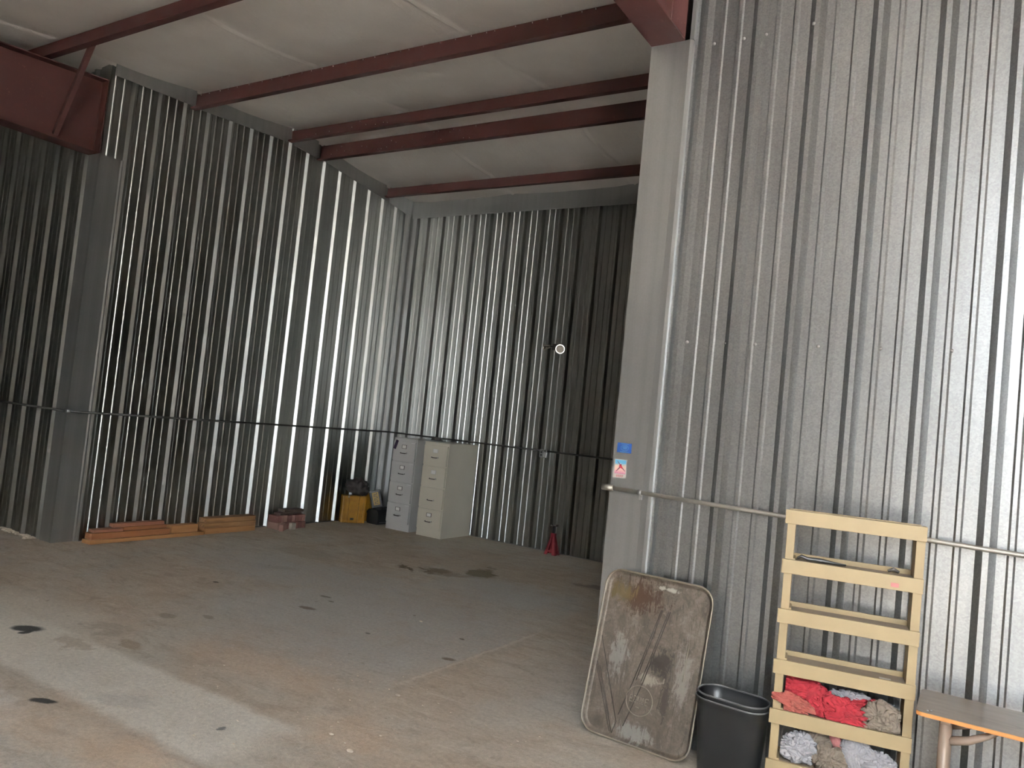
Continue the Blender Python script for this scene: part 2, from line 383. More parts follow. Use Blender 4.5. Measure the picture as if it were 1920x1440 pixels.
def tube(bm, pts, r, seg=12, caps=True):
    pts = [Vector(p) for p in pts]; rings = []
    prev = None
    for i, p in enumerate(pts):
        d = (pts[min(i + 1, len(pts) - 1)] - pts[max(i - 1, 0)]).normalized()
        a = d.cross(Vector((0, 0, 1)) if abs(d.z) < .9 else Vector((1, 0, 0))).normalized()
        if prev is not None: a = (prev - d * prev.dot(d)).normalized()
        prev = a; b = d.cross(a)
        rr = r[i] if isinstance(r, (list, tuple)) else r
        rings.append([bm.verts.new(p + (a * math.cos(t) + b * math.sin(t)) * rr) for t in [2 * math.pi * k / seg for k in range(seg)]])
    for A, B in zip(rings, rings[1:]):
        for k in range(seg):
            f = bm.faces.new((A[k], A[(k + 1) % seg], B[(k + 1) % seg], B[k])); f.smooth = True
    if caps: bm.faces.new(rings[0][::-1]); bm.faces.new(rings[-1])
    return bm
def prism(bm, poly, h0, h1, axis='z', mi=0):
    def P(a, b, h): return {'z': (a, b, h), 'y': (a, h, b), 'x': (h, a, b)}[axis]
    A = [bm.verts.new(P(a, b, h0)) for a, b in poly]; B = [bm.verts.new(P(a, b, h1)) for a, b in poly]
    n = len(poly)
    fs = [bm.faces.new(A[::-1]), bm.faces.new(B)] + [bm.faces.new((A[k], A[(k + 1) % n], B[(k + 1) % n], B[k])) for k in range(n)]
    for f in fs: f.material_index = mi
    bmesh.ops.recalc_face_normals(bm, faces=fs); return bm
def lathe(bm, prof, mat4=None, seg=24):
    rings = []
    for r, z in prof:
        rings.append([bm.verts.new((mat4 or Matrix.Identity(4)) @ Vector((r * math.cos(2 * math.pi * k / seg), r * math.sin(2 * math.pi * k / seg), z))) for k in range(seg)])
    for A, B in zip(rings, rings[1:]):
        for k in range(seg):
            f = bm.faces.new((A[k], A[(k + 1) % seg], B[(k + 1) % seg], B[k])); f.smooth = True
    bm.faces.new(rings[0][::-1]); bm.faces.new(rings[-1])
    return bm
def tag(o, label=None, cat=None, group=None, kind=None):
    for k, v in (('label', label), ('category', cat), ('group', group), ('kind', kind)):
        if v: o[k] = v
    return o
def empty(name, loc, label, cat, rz=0, group=None):
    o = bpy.data.objects.new(name, None); o.empty_display_size = .1; COL.objects.link(o)
    o.location = loc; o.rotation_euler = (0, 0, rz); return tag(o, label, cat, group)
def copy_tree(o, parent=None):
    c = o.copy(); COL.objects.link(c)
    if parent: c.parent = parent
    for ch in list(o.children): copy_tree(ch, c)
    return c
def struct(name, bm, mat, parent=None, label=None, cat=None, smooth=False):
    o = link(name, bm, mat, parent, smooth)
    if not parent: o['kind'] = 'structure'
    return tag(o, label, cat)

# ribbed sheet: profile along a line, ribs stand out by +h
def rib_profile(a, b, first, pitch, h=.031):
    """list of (s, out) between a and b; a major rib starts at 'first' + k*pitch"""
    k = pitch / .305
    pts = []
    shape = [(0, 0), (.029, h), (.053, h), (.082, 0), (.120, 0), (.129, .006), (.146, .006), (.155, 0), (.216, 0), (.225, .006), (.242, .006), (.251, 0)]
    n0 = math.floor((a - first) / pitch) - 1; n1 = math.ceil((b - first) / pitch) + 1
    for i in range(n0, n1 + 1):
        for s, o in shape: pts.append((first + i * pitch + s * k, o))
    out = []
    for (s0, o0), (s1, o1) in zip(pts, pts[1:]):
        if s1 <= a or s0 >= b: continue
        if s0 < a: o0 = o0 + (o1 - o0) * (a - s0) / (s1 - s0); s0 = a
        if s1 > b: o1 = o0 + (o1 - o0) * (b - s0) / (s1 - s0); s1 = b
        if not out: out.append((s0, o0))
        out.append((s1, o1))
    return out
def ribbed(bm, prof, z0, ztop, place, zbreaks=()):
    """place(s, out) -> (x, y); ztop may be a function of (x, y)"""
    cols = []
    for s, o in prof:
        x, y = place(s, o)
        zt = ztop(x, y) if callable(ztop) else ztop
        cols.append([bm.verts.new((x, y, z)) for z in (z0, zt)])
    for A, B in zip(cols, cols[1:]):
        bm.faces.new((A[0], B[0], B[1], A[1]))
    return bm

# ---------------------------------------------------------------- ground, floor
bm = bmesh.new(); span(bm, -60, 70, -70, YD + .1, -.35, -.06); struct('ground', bm, M['ground'])
bm = bmesh.new(); span(bm, -14.9, 11.2, YD - .15, 9.9, -.30, 0); struct('floor', bm, M['floor'])

# ---------------------------------------------------------------- ceiling (white faced insulation, sagging between purlins)
PUR = [-5.3, -3.8, -2.25, -.75, .78, 2.3, 3.83, 5.42, 6.86, 7.34, 8.79]
SEAMS = [-14.0, -12.05, -10.1, -8.15, -6.21, -4.26, -2.31, -.36, 1.6, 3.5, 5.5, 7.5, 9.5]
def ceil_z(x, y):
    z = roof_z(y)
    ks = [-6.2] + PUR + [YB + .02]
    for a, b in zip(ks, ks[1:]):
        if a <= y <= b:
            t = (y - a) / (b - a); w = min(1, (b - a) / 1.4)
            z -= .045 * w * math.sin(math.pi * t) ** .8
            # the facing is pulled tight near the purlins and wrinkles there
            e = math.exp(-((1 - t) * (b - a)) / .22)
            z += .022 * e * w * noise.noise(Vector((x * 3.1, b, 0)))
            z += .006 * w * noise.noise(Vector((x * 1.3, y * 1.7, 3)))
            break
    d = min((x - s for s in SEAMS), key=abs)
    z += .035 * math.exp(-(abs(d) / .20)) - .030 * math.exp(-(d / .024) ** 2)
    return z
def lin(a, b, st):
    n = max(1, round((b - a) / st)); return [a + (b - a) * i / n for i in range(n)]
ADDED_SKYL = [(.6, 2.6)]; SKY_Y = (-5.6, -2.2)     # added unseen roof light behind the camera, put in to brighten the floor
xs = lin(-14.7, -11, .3) + lin(-11, -1.5, .024) + lin(-1.5, 10.95, .4) + [10.95]
ys = lin(-6.15, 2.5, .3) + lin(2.5, YB + .02, .055) + [YB + .02]
bm = bmesh.new(); G = [[bm.verts.new((x, y, ceil_z(x, y) + .03)) for y in ys] for x in xs]
for i in range(len(xs) - 1):
    for j in range(len(ys) - 1):
        if any(a_ < (xs[i] + xs[i + 1]) / 2 < b_ for a_, b_ in ADDED_SKYL) and SKY_Y[0] < (ys[j] + ys[j + 1]) / 2 < SKY_Y[1]: continue
        f = bm.faces.new((G[i][j], G[i][j + 1], G[i + 1][j + 1], G[i + 1][j])); f.smooth = True
# roof sheet above, open over the added roof light
rx = [-14.9] + [v for q in ADDED_SKYL for v in q] + [11.2]; ry = [-6.4, SKY_Y[0], SKY_Y[1], YR, YB + .3]
T = [[bm.verts.new((x, y, roof_z(y) + .2)) for y in ry] for x in rx]
for i in range(len(rx) - 1):
    for j in range(len(ry) - 1):
        if j == 1 and i % 2 == 1: continue
        bm.faces.new((T[i][j], T[i + 1][j], T[i + 1][j + 1], T[i][j + 1]))
struct('ceiling', bm, M['insulation'])
tt = NT('added_translucent_panel'); tt.t.nodes.remove(tt.b)  # panel material of the added roof light
tb = tt.n('ShaderNodeBsdfTranslucent'); tb.inputs[0].default_value = (.28, .30, .31, 1); tc = tt.n('ShaderNodeBsdfTransparent'); tc.inputs[0].default_value = (.9, .92, .92, 1); tm = tt.n('ShaderNodeMixShader'); tm.inputs[0].default_value = .04
tt.l(tb.outputs[0], tm.inputs[1]); tt.l(tc.outputs[0], tm.inputs[2]); tt.l(tm.outputs[0], tt.t.nodes['Material Output'].inputs[0]); M['added_roof_light'] = tt.m
for i, (a_, b_) in enumerate(ADDED_SKYL):
    bm = bmesh.new(); span(bm, a_ - .1, b_ + .1, SKY_Y[0] - .1, SKY_Y[1] + .1, -.002, .002)
    for v in bm.verts: v.co.z = roof_z(v.co.y) + .215
    bmesh.ops.delete(bm, geom=[f for f in bm.faces if abs(f.normal.z) < .9 or f.normal.z < 0], context='FACES_ONLY')
    struct('added_window_%d' % (i + 1), bm, M['added_roof_light'])
def wall_top(x, y): return roof_z(y) + .06

# ---------------------------------------------------------------- walls
YF = YN + .028                          # flats of the partition sheets; ribs come forward to about YN
PITCH = .3277
FIRST = -1.667
# right partition: lower sheet laps over the upper one
bm = bmesh.new()
prof = rib_profile(XC + FW + .05, 10.9, FIRST, PITCH)
ribbed(bm, prof, 0, 2.285, lambda s, o: (s, YF - .0015 - o))
ribbed(bm, prof, 2.26, wall_top, lambda s, o: (s, YF - o))
wr = struct('wall_front_right', bm, M['panel'])
def screw_mesh():
    bm = bmesh.new(); rot = Matrix.Rotation(R(90), 4, 'X')
    lathe(bm, [(.0001, .0), (.010, .0), (.010, .002), (.006, .0025), (.006, .0065), (.0001, .007)], rot, 10); return bm
first_screw = None
for z, xs_ in ((2.305, (-1.565, -1.335, -1.165, -.825, -.515, -.19, .12)), (4.135, (-1.735, -1.565, -1.385, -1.255, -.985))):
    for x in xs_:
        if first_screw is None:
            o = first_screw = link('screw', screw_mesh(), M['steel'], wr)
        else:
            o = first_screw.copy(); COL.objects.link(o); o.parent = wr
        rel = ((x - FIRST) % PITCH) * .305 / PITCH
        o.location = (x, YF - (.032 if .02 < rel < .06 else .001), z)
# left partition beyond the left frame
bm = bmesh.new(); prof = rib_profile(-14.7, XL - FW, -8.79, .31)
ribbed(bm, prof, 0, wall_top, lambda s, o: (s, YF - o)); struct('wall_front_left', bm, M['bay_panel'])
# left wall of the bay (faces +x)
PL = .3138
bm = bmesh.new(); prof = rib_profile(YN + .25, YB - .10, 6.252 - .045, PL)
ribbed(bm, prof[::-1], .0, wall_top, lambda s, o: (XL + o - .004, s)); struct('wall_left', bm, M['bay_panel'])
# back wall
bm = bmesh.new(); prof = rib_profile(-14.65, 10.95, -7.777 - .05, .3015)
ribbed(bm, prof, .0, wall_top, lambda s, o: (s, YB - o + .01)); struct('wall_back', bm, M['bay_panel'])
# added unseen wall closing the bay's right side, keeps sheet reflections dark
bm = bmesh.new(); ribbed(bm, rib_profile(YN + .3, YB, 4.9, .305), 0, wall_top, lambda s, o: (XC - o + .02, s)); struct('added_wall_right', bm, M['dull'])
# the outer walls round the photographer
bm = bmesh.new(); ribbed(bm, rib_profile(YD - .05, YB, 0, .305), 0, wall_top, lambda s, o: (-14.6 + o, s)); struct('wall_far_left', bm, M['dull'])
bm = bmesh.new(); ribbed(bm, rib_profile(YD - .05, YB, 0, .305), 0, wall_top, lambda s, o: (10.9 - o, s)); struct('wall_far_right', bm, M['dull'])
bm = bmesh.new(); pl = lambda s, o: (s, YD + o)
edges = [-14.7] + [v for d in DOORS for v in d[:2]] + [10.95]
for a_, b_ in zip(edges[::2], edges[1::2]): ribbed(bm, rib_profile(a_, b_, 0, .305), 0, wall_top, pl)
for d in DOORS: ribbed(bm, rib_profile(d[0], d[1], 0, .305), d[2], wall_top, pl)
struct('wall_near', bm, M['dull'])
for i, d in enumerate(DOORS):
    bm = bmesh.new()
    span(bm, d[0] - .12, d[0], YD - .1, YD + .06, 0, d[2] + .12); span(bm, d[1], d[1] + .12, YD - .1, YD + .06, 0, d[2] + .12); span(bm, d[0], d[1], YD - .1, YD + .06, d[2], d[2] + .12)
    struct('door_%d' % (i + 1), bm, M['flash'])

# ---------------------------------------------------------------- flashings
# right column wrap: front face, a lip on its right edge and the return into the bay
bm = bmesh.new()
poly = [(XC, YN + .31), (XC, YN), (XC + FW - .006, YN - .004), (XC + FW + .034, YN - .010), (XC + FW + .050, YN + .006), (XC + FW + .056, YF + .03), (XC + .004, YF + .04), (XC + .004, YN + .31)]
prism(bm, poly, 0, 4.172)
struct('trim_1', bm, M['flash'])
bm = bmesh.new(); span(bm, XC + FW + .03, XC + FW + .055, YN - .006, YF + .03, 4.172, roof_z(YN) + .03); struct('trim_2', bm, M['flash'])
# left column wrap
bm = bmesh.new()
poly = [(XL - FW - .03, YF), (XL - FW, YN), (XL, YN), (XL, YN + .225), (XL + .006, YN + .240), (XL + .006, YN + .255), (XL - .01, YN + .26), (XL - .03, YF)]
prism(bm, poly, 0, 4.105); 
struct('trim_3', bm, M['flash'])
bm = bmesh.new(); prof = rib_profile(YN + .012, YN + .25, 6.252 - .045, PL)
ribbed(bm, prof[::-1], 4.10, wall_top, lambda s, o: (XL + o - .004, s)); span(bm, XL - .2, XL - .003, YN + .008, YN + .02, 4.10, roof_z(YN) + .03)
struct('trim_4', bm, M['bay_panel'])
# flashing band along the top of the left wall, cut at each purlin, and along the back wall
def band(y0, y1, d0, d1, name):
    bm = bmesh.new(); x = XL + .038
    z0, z1 = roof_z(y0), roof_z(y1)
    v = [(y0, z0 - d0), (y1, z1 - d1), (y1, z1 + .05), (y0, z0 + .05)]
    prism(bm, v, x - .004, x, 'x')
    struct(name, bm, M['flash'])
band(YN + .03, 5.39, .11, .135, 'trim_5')
band(5.455, 6.83, .15, .155, 'trim_6'); band(6.90, 7.31, .17, .19, 'trim_7'); band(7.41, 8.755, .165, .19, 'trim_8'); band(8.85, YB - .03, .19, .215, 'trim_9')
bm = bmesh.new(); prism(bm, [(YB - .04, 4.806), (YB - .045, 4.80), (YB - .036, 4.806), (YB - .036, ZB + .05), (YB - .042, ZB + .05), (YB - .042, 4.81)], XL + .04, XC, 'x')
struct('trim_10', bm, M['flash'])
# corner flashing of the bay: flat strips either side with a rounded fold
bm = bmesh.new(); cx, cy = XL, YB
pts = [(cx + .004, cy - .16), (cx + .036, cy - .14), (cx + .036, cy - .065), (cx + .05, cy - .045), (cx + .075, cy - .035), (cx + .15, cy - .035), (cx + .17, cy + .005)]
cols = [[bm.verts.new((x, y, z)) for z in (0, 4.86)] for x, y in pts]
for A, B in zip(cols, cols[1:]): bm.faces.new((A[0], B[0], B[1], A[1]))
o = struct('trim_11', bm, M['flash']); o.modifiers.new('thick', 'SOLIDIFY').thickness = .002
# base angle, a bright thin line where sheets meet the slab
bm = bmesh.new(); span(bm, XL, XL + .040, YN + .3, YB - .05, 0, .006); struct('baseboard_left', bm, M['flash'])
bm = bmesh.new(); span(bm, XL + .04, XC, YB - .036, YB, 0, .006); struct('baseboard_back', bm, M['flash'])

# ---------------------------------------------------------------- steel frames
def rafter(name, xc, ztip, depth_tip, label, y_back=YN + .0):
    t = empty(name, (xc, y_back, ztip), label, 'steel beam')
    y0 = -5.85
    # local coords; bottom flange falls slightly towards the front of the building
    def zb(y): return .0 + (y - y_back) * .010
    def ztp(y): return roof_z(y) - .17 - ztip
    bm = bmesh.new(); hw = FW / 2; tf = .012
    for side in (0, 1):
        A = []
        for y in (y_back - .004, y0):
            z = ztp(y) if side else zb(y)
            zz = (z - tf, z) if side else (z, z + tf)
            A.append([bm.verts.new((sx * hw, y - y_back, w)) for sx in (-1, 1) for w in zz])
        a, b = A
        for q in ((0, 2, 3, 1),): bm.faces.new([a[i] for i in q]); bm.faces.new([b[i] for i in q[::-1]])
        for i, j in ((0, 1), (1, 3), (3, 2), (2, 0)): bm.faces.new((a[i], a[j], b[j], b[i]))
    bmesh.ops.recalc_face_normals(bm, faces=bm.faces[:])
    link('flange', bm, M['primer'], t)
    bm = bmesh.new(); prism(bm, [(0, zb(y_back)), (0, ztp(y_back)), (y0 - y_back, ztp(y0)), (y0 - y_back, zb(y0))], -.005, .005, 'x')
    link('web', bm, M['primer'], t)
    bm = bmesh.new(); span(bm, -hw, hw, -.014, -.002, 0, ztp(y_back)); link('end_plate', bm, M['primer'], t)
    # weld bead along the web
    bm = bmesh.new(); tube(bm, [(.009, -.02, .02), (.009, -.02, ztp(y_back) - .02)], .006, 6); tube(bm, [(.009, -.02, .016), (.009, -3, -.014)], .006, 6)
    link('weld_bead', bm, M['primer'], t)
    return t
ra = rafter('steel_rafter', XL - .115, 4.105, 0, 'deep red-oxide steel beam with a diagonal brace, upper left, above the left column')
rb = rafter('steel_rafter', XC + FW / 2, 4.172, 0, 'red-oxide steel beam ending on top of the grey column at the upper right')
def purlin(y, x0, x1, label, depth=.19):
    zt = roof_z(y) + .01; hw = .062
    t = empty('purlin', ((x0 + x1) / 2, y, zt - depth), label, 'roof beam', group=None)
    h = (x1 - x0) / 2; s = (roof_z(y + .05) - roof_z(y - .05)) / .1
    bm = bmesh.new()
    # Z section: top flange leans back, bottom flange comes forward
    th = .004
    pr = [(-hw, 0, ), (th, 0), (th, depth - th), (hw, depth - th), (hw, depth), (0, depth), (0, th), (-hw, th), (-hw, .018), (-hw - th, .018), (-hw - th, 0)]
    prism(bm, pr[::-1], -h, h, 'x')
    link('channel', bm, M['primer'], t)
    return t
pl0 = purlin(3.80, -14.6, 10.9, 'red-oxide roof beam nearest the camera, crossing the upper left corner of the photo', .172)
pl1 = purlin(5.40, XL + .03, XC - .01, 'long red-oxide roof beam dotted with pale screw tips, widest in view, across the bay ceiling', .19)
pl2 = purlin(6.845, XL + .03, XC - .01, 'upper of the close pair of red-oxide roof beams at the ridge', .16)
pl3 = purlin(7.375, XL + .03, XC - .01, 'lower, farther of the close pair of red-oxide roof beams at the ridge', .215)
pl4 = purlin(8.80, XL + .03, XC - .01, 'farthest red-oxide roof beam, just in front of the back wall', .15)
random.seed(4)
def tips(pr, y, n, x0, x1, depth, zfrac):
    bm = bmesh.new()
    for i in range(n):
        x = x0 + (x1 - x0) * (i + random.uniform(-.3, .3)) / n
        zz = depth * (zfrac if zfrac else random.uniform(.15, .9))
        box(bm, (x - pr.location.x, -.004, zz), (.006, .008, .010))
    o = link('screw_tip', bm, M['steel'], pr); o['kind'] = 'stuff'; o['label'] = 'pale screw tips and specks on the beam'
tips(pl1, 5.4, 34, -8.0, -2.4, .19, .93); tips(pl3, 7.375, 30, -7.9, -5.4, .22, 0); tips(pl2, 6.85, 14, -7.9, -6.3, .16, 0)
# diagonal flange brace between the left rafter and the first purlin
bm = bmesh.new()
a = Vector((XL - .01, 3.93, 4.125)); b = Vector((-7.45, 3.83, 4.91))
dv = (b - a).normalized(); n1 = Vector((0, 1, 0)); n2 = dv.cross(n1)
Mx = Matrix((n1, n2, dv)).transposed().to_3x3()
box(bm, (a + b) / 2, (.045, .004, (b - a).length), Mx); box(bm, (a + b) / 2 + n2 * .02 - n1 * .02, (.004, .045, (b - a).length), Mx)
o = link('flange_brace', bm, M['primer'], ra); o.location = -Vector(ra.location); o['label'] = 'thin diagonal angle brace'
bm = bmesh.new(); span(bm, -.2, .2, -.03, .0, .0, .012, 0)

# ---------------------------------------------------------------- conduits
def conduit(name, pts, label, r=.0115, couplers=(), straps=()):
    bm = bmesh.new(); tube(bm, pts, r, 12); o = link(name, bm, M['conduit'] if straps else M['conduit_dark']); tag(o, label, 'conduit')
    for c0, c1 in couplers:
        bm = bmesh.new(); tube(bm, [c0, c1], r * 1.5, 12); link('coupling', bm, M['conduit'], o)
    for p in straps:
        bm = bmesh.new(); tube(bm, [(p[0] - .010, p[1], p[2]), (p[0] + .010, p[1], p[2])], r * 1.35, 12)
        box(bm, (p[0], p[1] + .012, p[2] - .026), (.02, .003, .036)); tube(bm, [(p[0], p[1] + .012, p[2] - .034), (p[0], p[1] + .004, p[2] - .034)], .006, 8)
        link('strap', bm, M['steel'], o)
    return o
yc = YN - .018
conduit('electrical_conduit', [(-2.0, yc, 1.387), (-1.2, yc, 1.372), (-.3, yc, 1.356), (1.5, yc, 1.325), (5, yc, 1.31)],
        'thin grey electrical conduit running across the right wall behind the yellow rack', .0125,
        [((-2.005, yc, 1.387), (-1.93, yc, 1.386))], [(-1.755, yc, 1.3825)])
conduit('electrical_conduit', [(XL + .05, YN - .018, 1.368), (-10, YN - .018, 1.37), (-14.5, YN - .018, 1.37)], 'dark conduit across the wall section at the far left of the photo')
xb = XL + .048
conduit('electrical_conduit', [(xb, YN - .018, 1.368), (xb, 6.5, 1.365), (xb, YB - .17, 1.362), (xb + .05, YB - .075, 1.362), (xb + .14, YB - .06, 1.362), (-6, YB - .05, 1.363), (-5.29, YB - .05, 1.363)],
        'long dark conduit along the left bay wall and behind the filing cabinets')
conduit('electrical_conduit', [(-5.20, YB - .05, 1.363), (-4, YB - .05, 1.36), (XC - .02, YB - .05, 1.36)], 'dark conduit on the back wall from the outlet box toward the grey column')
# small box on the left column at the conduit
bm = bmesh.new(); tube(bm, [(XL + .05, YN - .04, 1.372), (XL + .05, YN + .0, 1.372)], .018, 10); o = link('conduit_elbow', bm, M['steel']); tag(o, 'small pale conduit elbow at the corner of the left column', 'conduit fitting')
# outlet box
t = empty('outlet_box', (-5.245, YB - .05, 1.32), 'small metal electrical outlet box on the back wall conduit', 'electrical outlet')
bm = bmesh.new(); span(bm, -.055, .055, -.035, .016, -.05, .06, .004); link('housing', bm, M['dusty_steel'], t)
bm = bmesh.new(); span(bm, -.05, .015, -.041, -.035, -.045, .055, .002); link('cover_plate', bm, M['dusty_steel'], t)
for z in (.025, -.015):
    bm = bmesh.new(); lathe(bm, [(.0001, 0), (.013, 0), (.013, .004), (.0001, .004)], Matrix.Translation((-.018, -.040, z)) @ Matrix.Rotation(R(90), 4, 'X'), 14); link('socket', bm, M['hole'], t)
bm = bmesh.new(); box(bm, (.045, -.04, -.01), (.035, .03, .07), Matrix.Rotation(R(8), 3, 'Y'), .004); link('adapter', bm, M['steel'], t)

# ---------------------------------------------------------------- twin flood lamp on the back wall
t = empty('twin_flood_lamp', (-5.215, YB - .04, 2.82), 'twin-head flood lamp with two round bulbs high on the back wall', 'wall lamp')
bm = bmesh.new(); span(bm, -.055, .055, -.03, .016, -.045, .045, .006); link('mounting_box', bm, M['darksteel'], t)
bm = bmesh.new(); tube(bm, [(-.02, -.03, 0), (-.06, -.08, .0), (-.10, -.10, -.005)], .009, 8); tube(bm, [(.02, -.03, 0), (.06, -.08, -.01), (.105, -.10, -.02)], .009, 8); link('arm', bm, M['darksteel'], t)
def lamp_head(loc, aim):
    q = Vector(aim).normalized().to_track_quat('Z', 'Y').to_matrix().to_4x4()
    bm = bmesh.new(); lathe(bm, [(.0001, -.075), (.024, -.073), (.028, -.04), (.046, -.015), (.064, .012), (.068, .022), (.063, .024)], Matrix.Translation(loc) @ q, 28)
    h = link('lamp_head', bm, M['chrome'], t)
    bm = bmesh.new(); lathe(bm, [(.062, .020), (.050, .026), (.030, .030), (.012, .033), (.0001, .034)], Matrix.Translation(loc) @ q, 28)
    link('lens', bm, M['lens'], h)
tt = NT('frosted_lens'); pp = tt.pos(obj=True)
M['lens'] = tt.set(Base_Color=tt.ramp(tt.noise(pp, 30, 3), [(.3, (.55, .47, .40)), (.7, (.75, .68, .60))]), Roughness=.2, Metallic=.2)
lamp_head((.12, -.11, -.035), (.45, -.85, -.1)); lamp_head((-.125, -.10, -.015), (-.85, -.35, -.25))

# ---------------------------------------------------------------- filing cabinets
def cabinet(loc, mat, label, w=.43, d=.70, h=1.325, tagmat=None, plates=(1, 1, 1, 1)):
    t = empty('filing_cabinet', loc, label, 'filing cabinet')
    bm = bmesh.new(); span(bm, -w / 2, w / 2, .0, d, 0, h, .004); link('body', bm, mat, t)
    base = .10; dh = (h - base - .03) / 4
    for i in range(4):
        z0 = base + i * dh + .007; z1 = base + (i + 1) * dh - .013
        bm = bmesh.new(); span(bm, -w / 2 + .012, w / 2 - .012, -.026, .004, z0, z1, .004); dr = link('drawer', bm, mat, t)
        zc = z0 + (z1 - z0) * .72
        if plates[i]:
            bm = bmesh.new()
            for a, b_, c, e in ((-.042, .042, .022, .027), (-.042, .042, -.027, -.022), (-.042, -.036, -.022, .022), (.036, .042, -.022, .022)): span(bm, a, b_, -.031, -.025, zc + c, zc + e)
            lh = link('label_holder', bm, M['darksteel'] if plates[i] == 1 else M['steel'], dr)
            bm = bmesh.new(); span(bm, -.036, .036, -.029, -.0255, zc - .022, zc + .022); link('label_card', bm, M['card_grey'], lh)
        zh = z0 + (z1 - z0) * .40
        bm = bmesh.new(); tube(bm, [(-.055, -.024, zh), (-.05, -.044, zh - .003), (-.03, -.050, zh - .006), (.03, -.050, zh - .006), (.05, -.044, zh - .003), (.055, -.024, zh)], .006, 8)
        link('handle', bm, M['darksteel'], dr)
        bm = bmesh.new(); tube(bm, [(.05, -.046, zh), (.062, -.034, zh + .005)], .008, 8); link('latch', bm, M['steel'], dr)
        bm = bmesh.new(); span(bm, w / 2 - .09, w / 2 - .022, -.030, -.025, z1 - .02, z1 - .008, .002); link('thumb_catch', bm, M['steel'] if mat is M['grey_paint'] else mat, dr)
    bm = bmesh.new(); span(bm, -w / 2 + .01, w / 2 - .01, -.006, .002, h - .028, h - .004, .002); link('top_rail', bm, mat, t)
    bm = bmesh.new(); lathe(bm, [(.0001, 0), (.009, 0), (.009, .006), (.0001, .006)], Matrix.Translation((w / 2 - .04 if mat is M['grey_paint'] else 0, -.006, h - .016)) @ Matrix.Rotation(R(90), 4, 'X'), 12); link('lock', bm, M['steel'], t)
    return t
M['card_grey'] = plain('paper_label', (.85, .84, .82), .6, 0, .05, 20)
c1 = cabinet((-7.16, 8.735, 0), M['grey_paint'], 'grey four-drawer filing cabinet in the corner with a dark magnet on its top drawer')
c2 = cabinet((-6.583, 8.725, 0), M['beige_paint'], 'beige four-drawer filing cabinet right of the grey one', plates=(1, 0, 2, 2))
bm = bmesh.new(); box(bm, (0, 0, 0), (.04, .006, .135), Matrix.Rotation(R(18), 3, 'Y'), .008)
o = link('magnet_strip', bm, M['purple']); o.location = (-7.315, 8.735 - .0315, 1.225); tag(o, 'small slanted dark purple magnet on the top drawer of the grey cabinet', 'magnet')
bm = bmesh.new(); span(bm, -.045, .02, -.04, .04, 0, .055, .005); span(bm, .07, .10, -.03, .03, 0, .05, .004); span(bm, -.05, .11, -.045, .045, 0, .012)
o = link('bracket', bm, M['darksteel']); o.location = (-7.03, 9.25, 1.325); tag(o, 'small rusty dark bracket lying on top of the grey cabinet', 'bracket')

# ---------------------------------------------------------------- lumber along the left wall
def timber(name, x0, x1, y0, y1, z0, z1, mat, label, rz=0, cat='lumber', group=None):
    bm = bmesh.new(); box(bm, (0, 0, 0), (abs(x1 - x0), abs(y1 - y0), z1 - z0), None, .004)
    for v in bm.verts: v.co += Vector((noise.noise(v.co * 9 + Vector((y0, 0, z0))), 0, noise.noise(v.co * 7 + Vector((0, y1, z1))))) * .003
    o = link(name, bm, mat); o.location = ((x0 + x1) / 2, (y0 + y1) / 2, (z0 + z1) / 2 + .001); o.rotation_euler = (0, 0, R(rz)); return tag(o, label, cat, group)
timber('lumber_plank', -8.05, -7.895, 4.66, 6.06, 0, .040, M['wood_new'], 'long pale pine plank lying on the floor, bottom of the left lumber stack', 1.2)
timber('lumber_beam', -8.06, -7.935, 4.70, 5.62, .041, .105, M['wood_mid'], 'orange-brown beam on the pale plank, left part of the second layer')
timber('lumber_beam', -8.055, -7.94, 5.64, 5.99, .041, .130, M['wood_new'], 'short orange wood block at the right end of the second layer of the left stack')
timber('lumber_board', -8.07, -7.96, 4.74, 5.06, .106, .135, M['wood_red'], 'short reddish board at the left on top of the left lumber stack', -2)
timber('lumber_board', -8.08, -7.985, 5.08, 5.60, .106, .142, M['wood_mid'], 'grey-brown board under the topmost board of the left lumber stack')
timber('lumber_board', -8.085, -8.0, 4.97, 5.58, .143, .182, M['wood_red'], 'dark reddish board on top of the left lumber stack, against the wall')
timber('lumber_beam', -8.08, -7.925, 6.09, 6.83, 0, .068, M['wood_new'], 'bottom beam of the right lumber stack, yellowish side', -.5)
timber('lumber_beam', -8.08, -7.93, 6.08, 6.84, .069, .130, M['wood_old'], 'split weathered beam in the middle of the right lumber stack')
timber('lumber_beam', -8.085, -7.94, 6.10, 6.84, .131, .188, M['wood_old'], 'weathered dark topped beam on top of the right lumber stack', .6)

# bricks: two courses stood on edge, ends to the room
bm = bmesh.new(); box(bm, (0, 0, 0), (.195, .056, .088), None, .005)
b0 = link('brick', bm, M['brick']); first = True
random.seed(2)
for course in (0, 1):
    n = 8
    for k in range(n):
        y = 7.14 + k * .062 + (.01 if course else 0)
        o = b0 if first else b0.copy()
        if not first: COL.objects.link(o)
        first = False
        o.location = (-7.935 + random.uniform(-.012, .012) + (-.012 if course else 0), y, .046 + course * .089); o.rotation_euler = (0, 0, R(random.uniform(-2.5, 2.5)))
        tag(o, '%s brick from the left in the %s course of the small brick pile' % (('First', 'Second', 'Third', 'Fourth', 'Fifth', 'Sixth', 'Seventh', 'Eighth')[k], 'upper' if course else 'bottom'), 'brick', 'bricks in the ' + ('upper' if course else 'bottom') + ' course')
bm = bmesh.new(); box(bm, (0, 0, 0), (.055, .20, .085), None, .006); o = link('brick', bm, M['brick']); o.location = (-7.78, 7.165, .044); o.rotation_euler = (0, 0, R(34)); tag(o, 'pinkish brick lying lengthwise at the front left of the brick pile', 'brick')
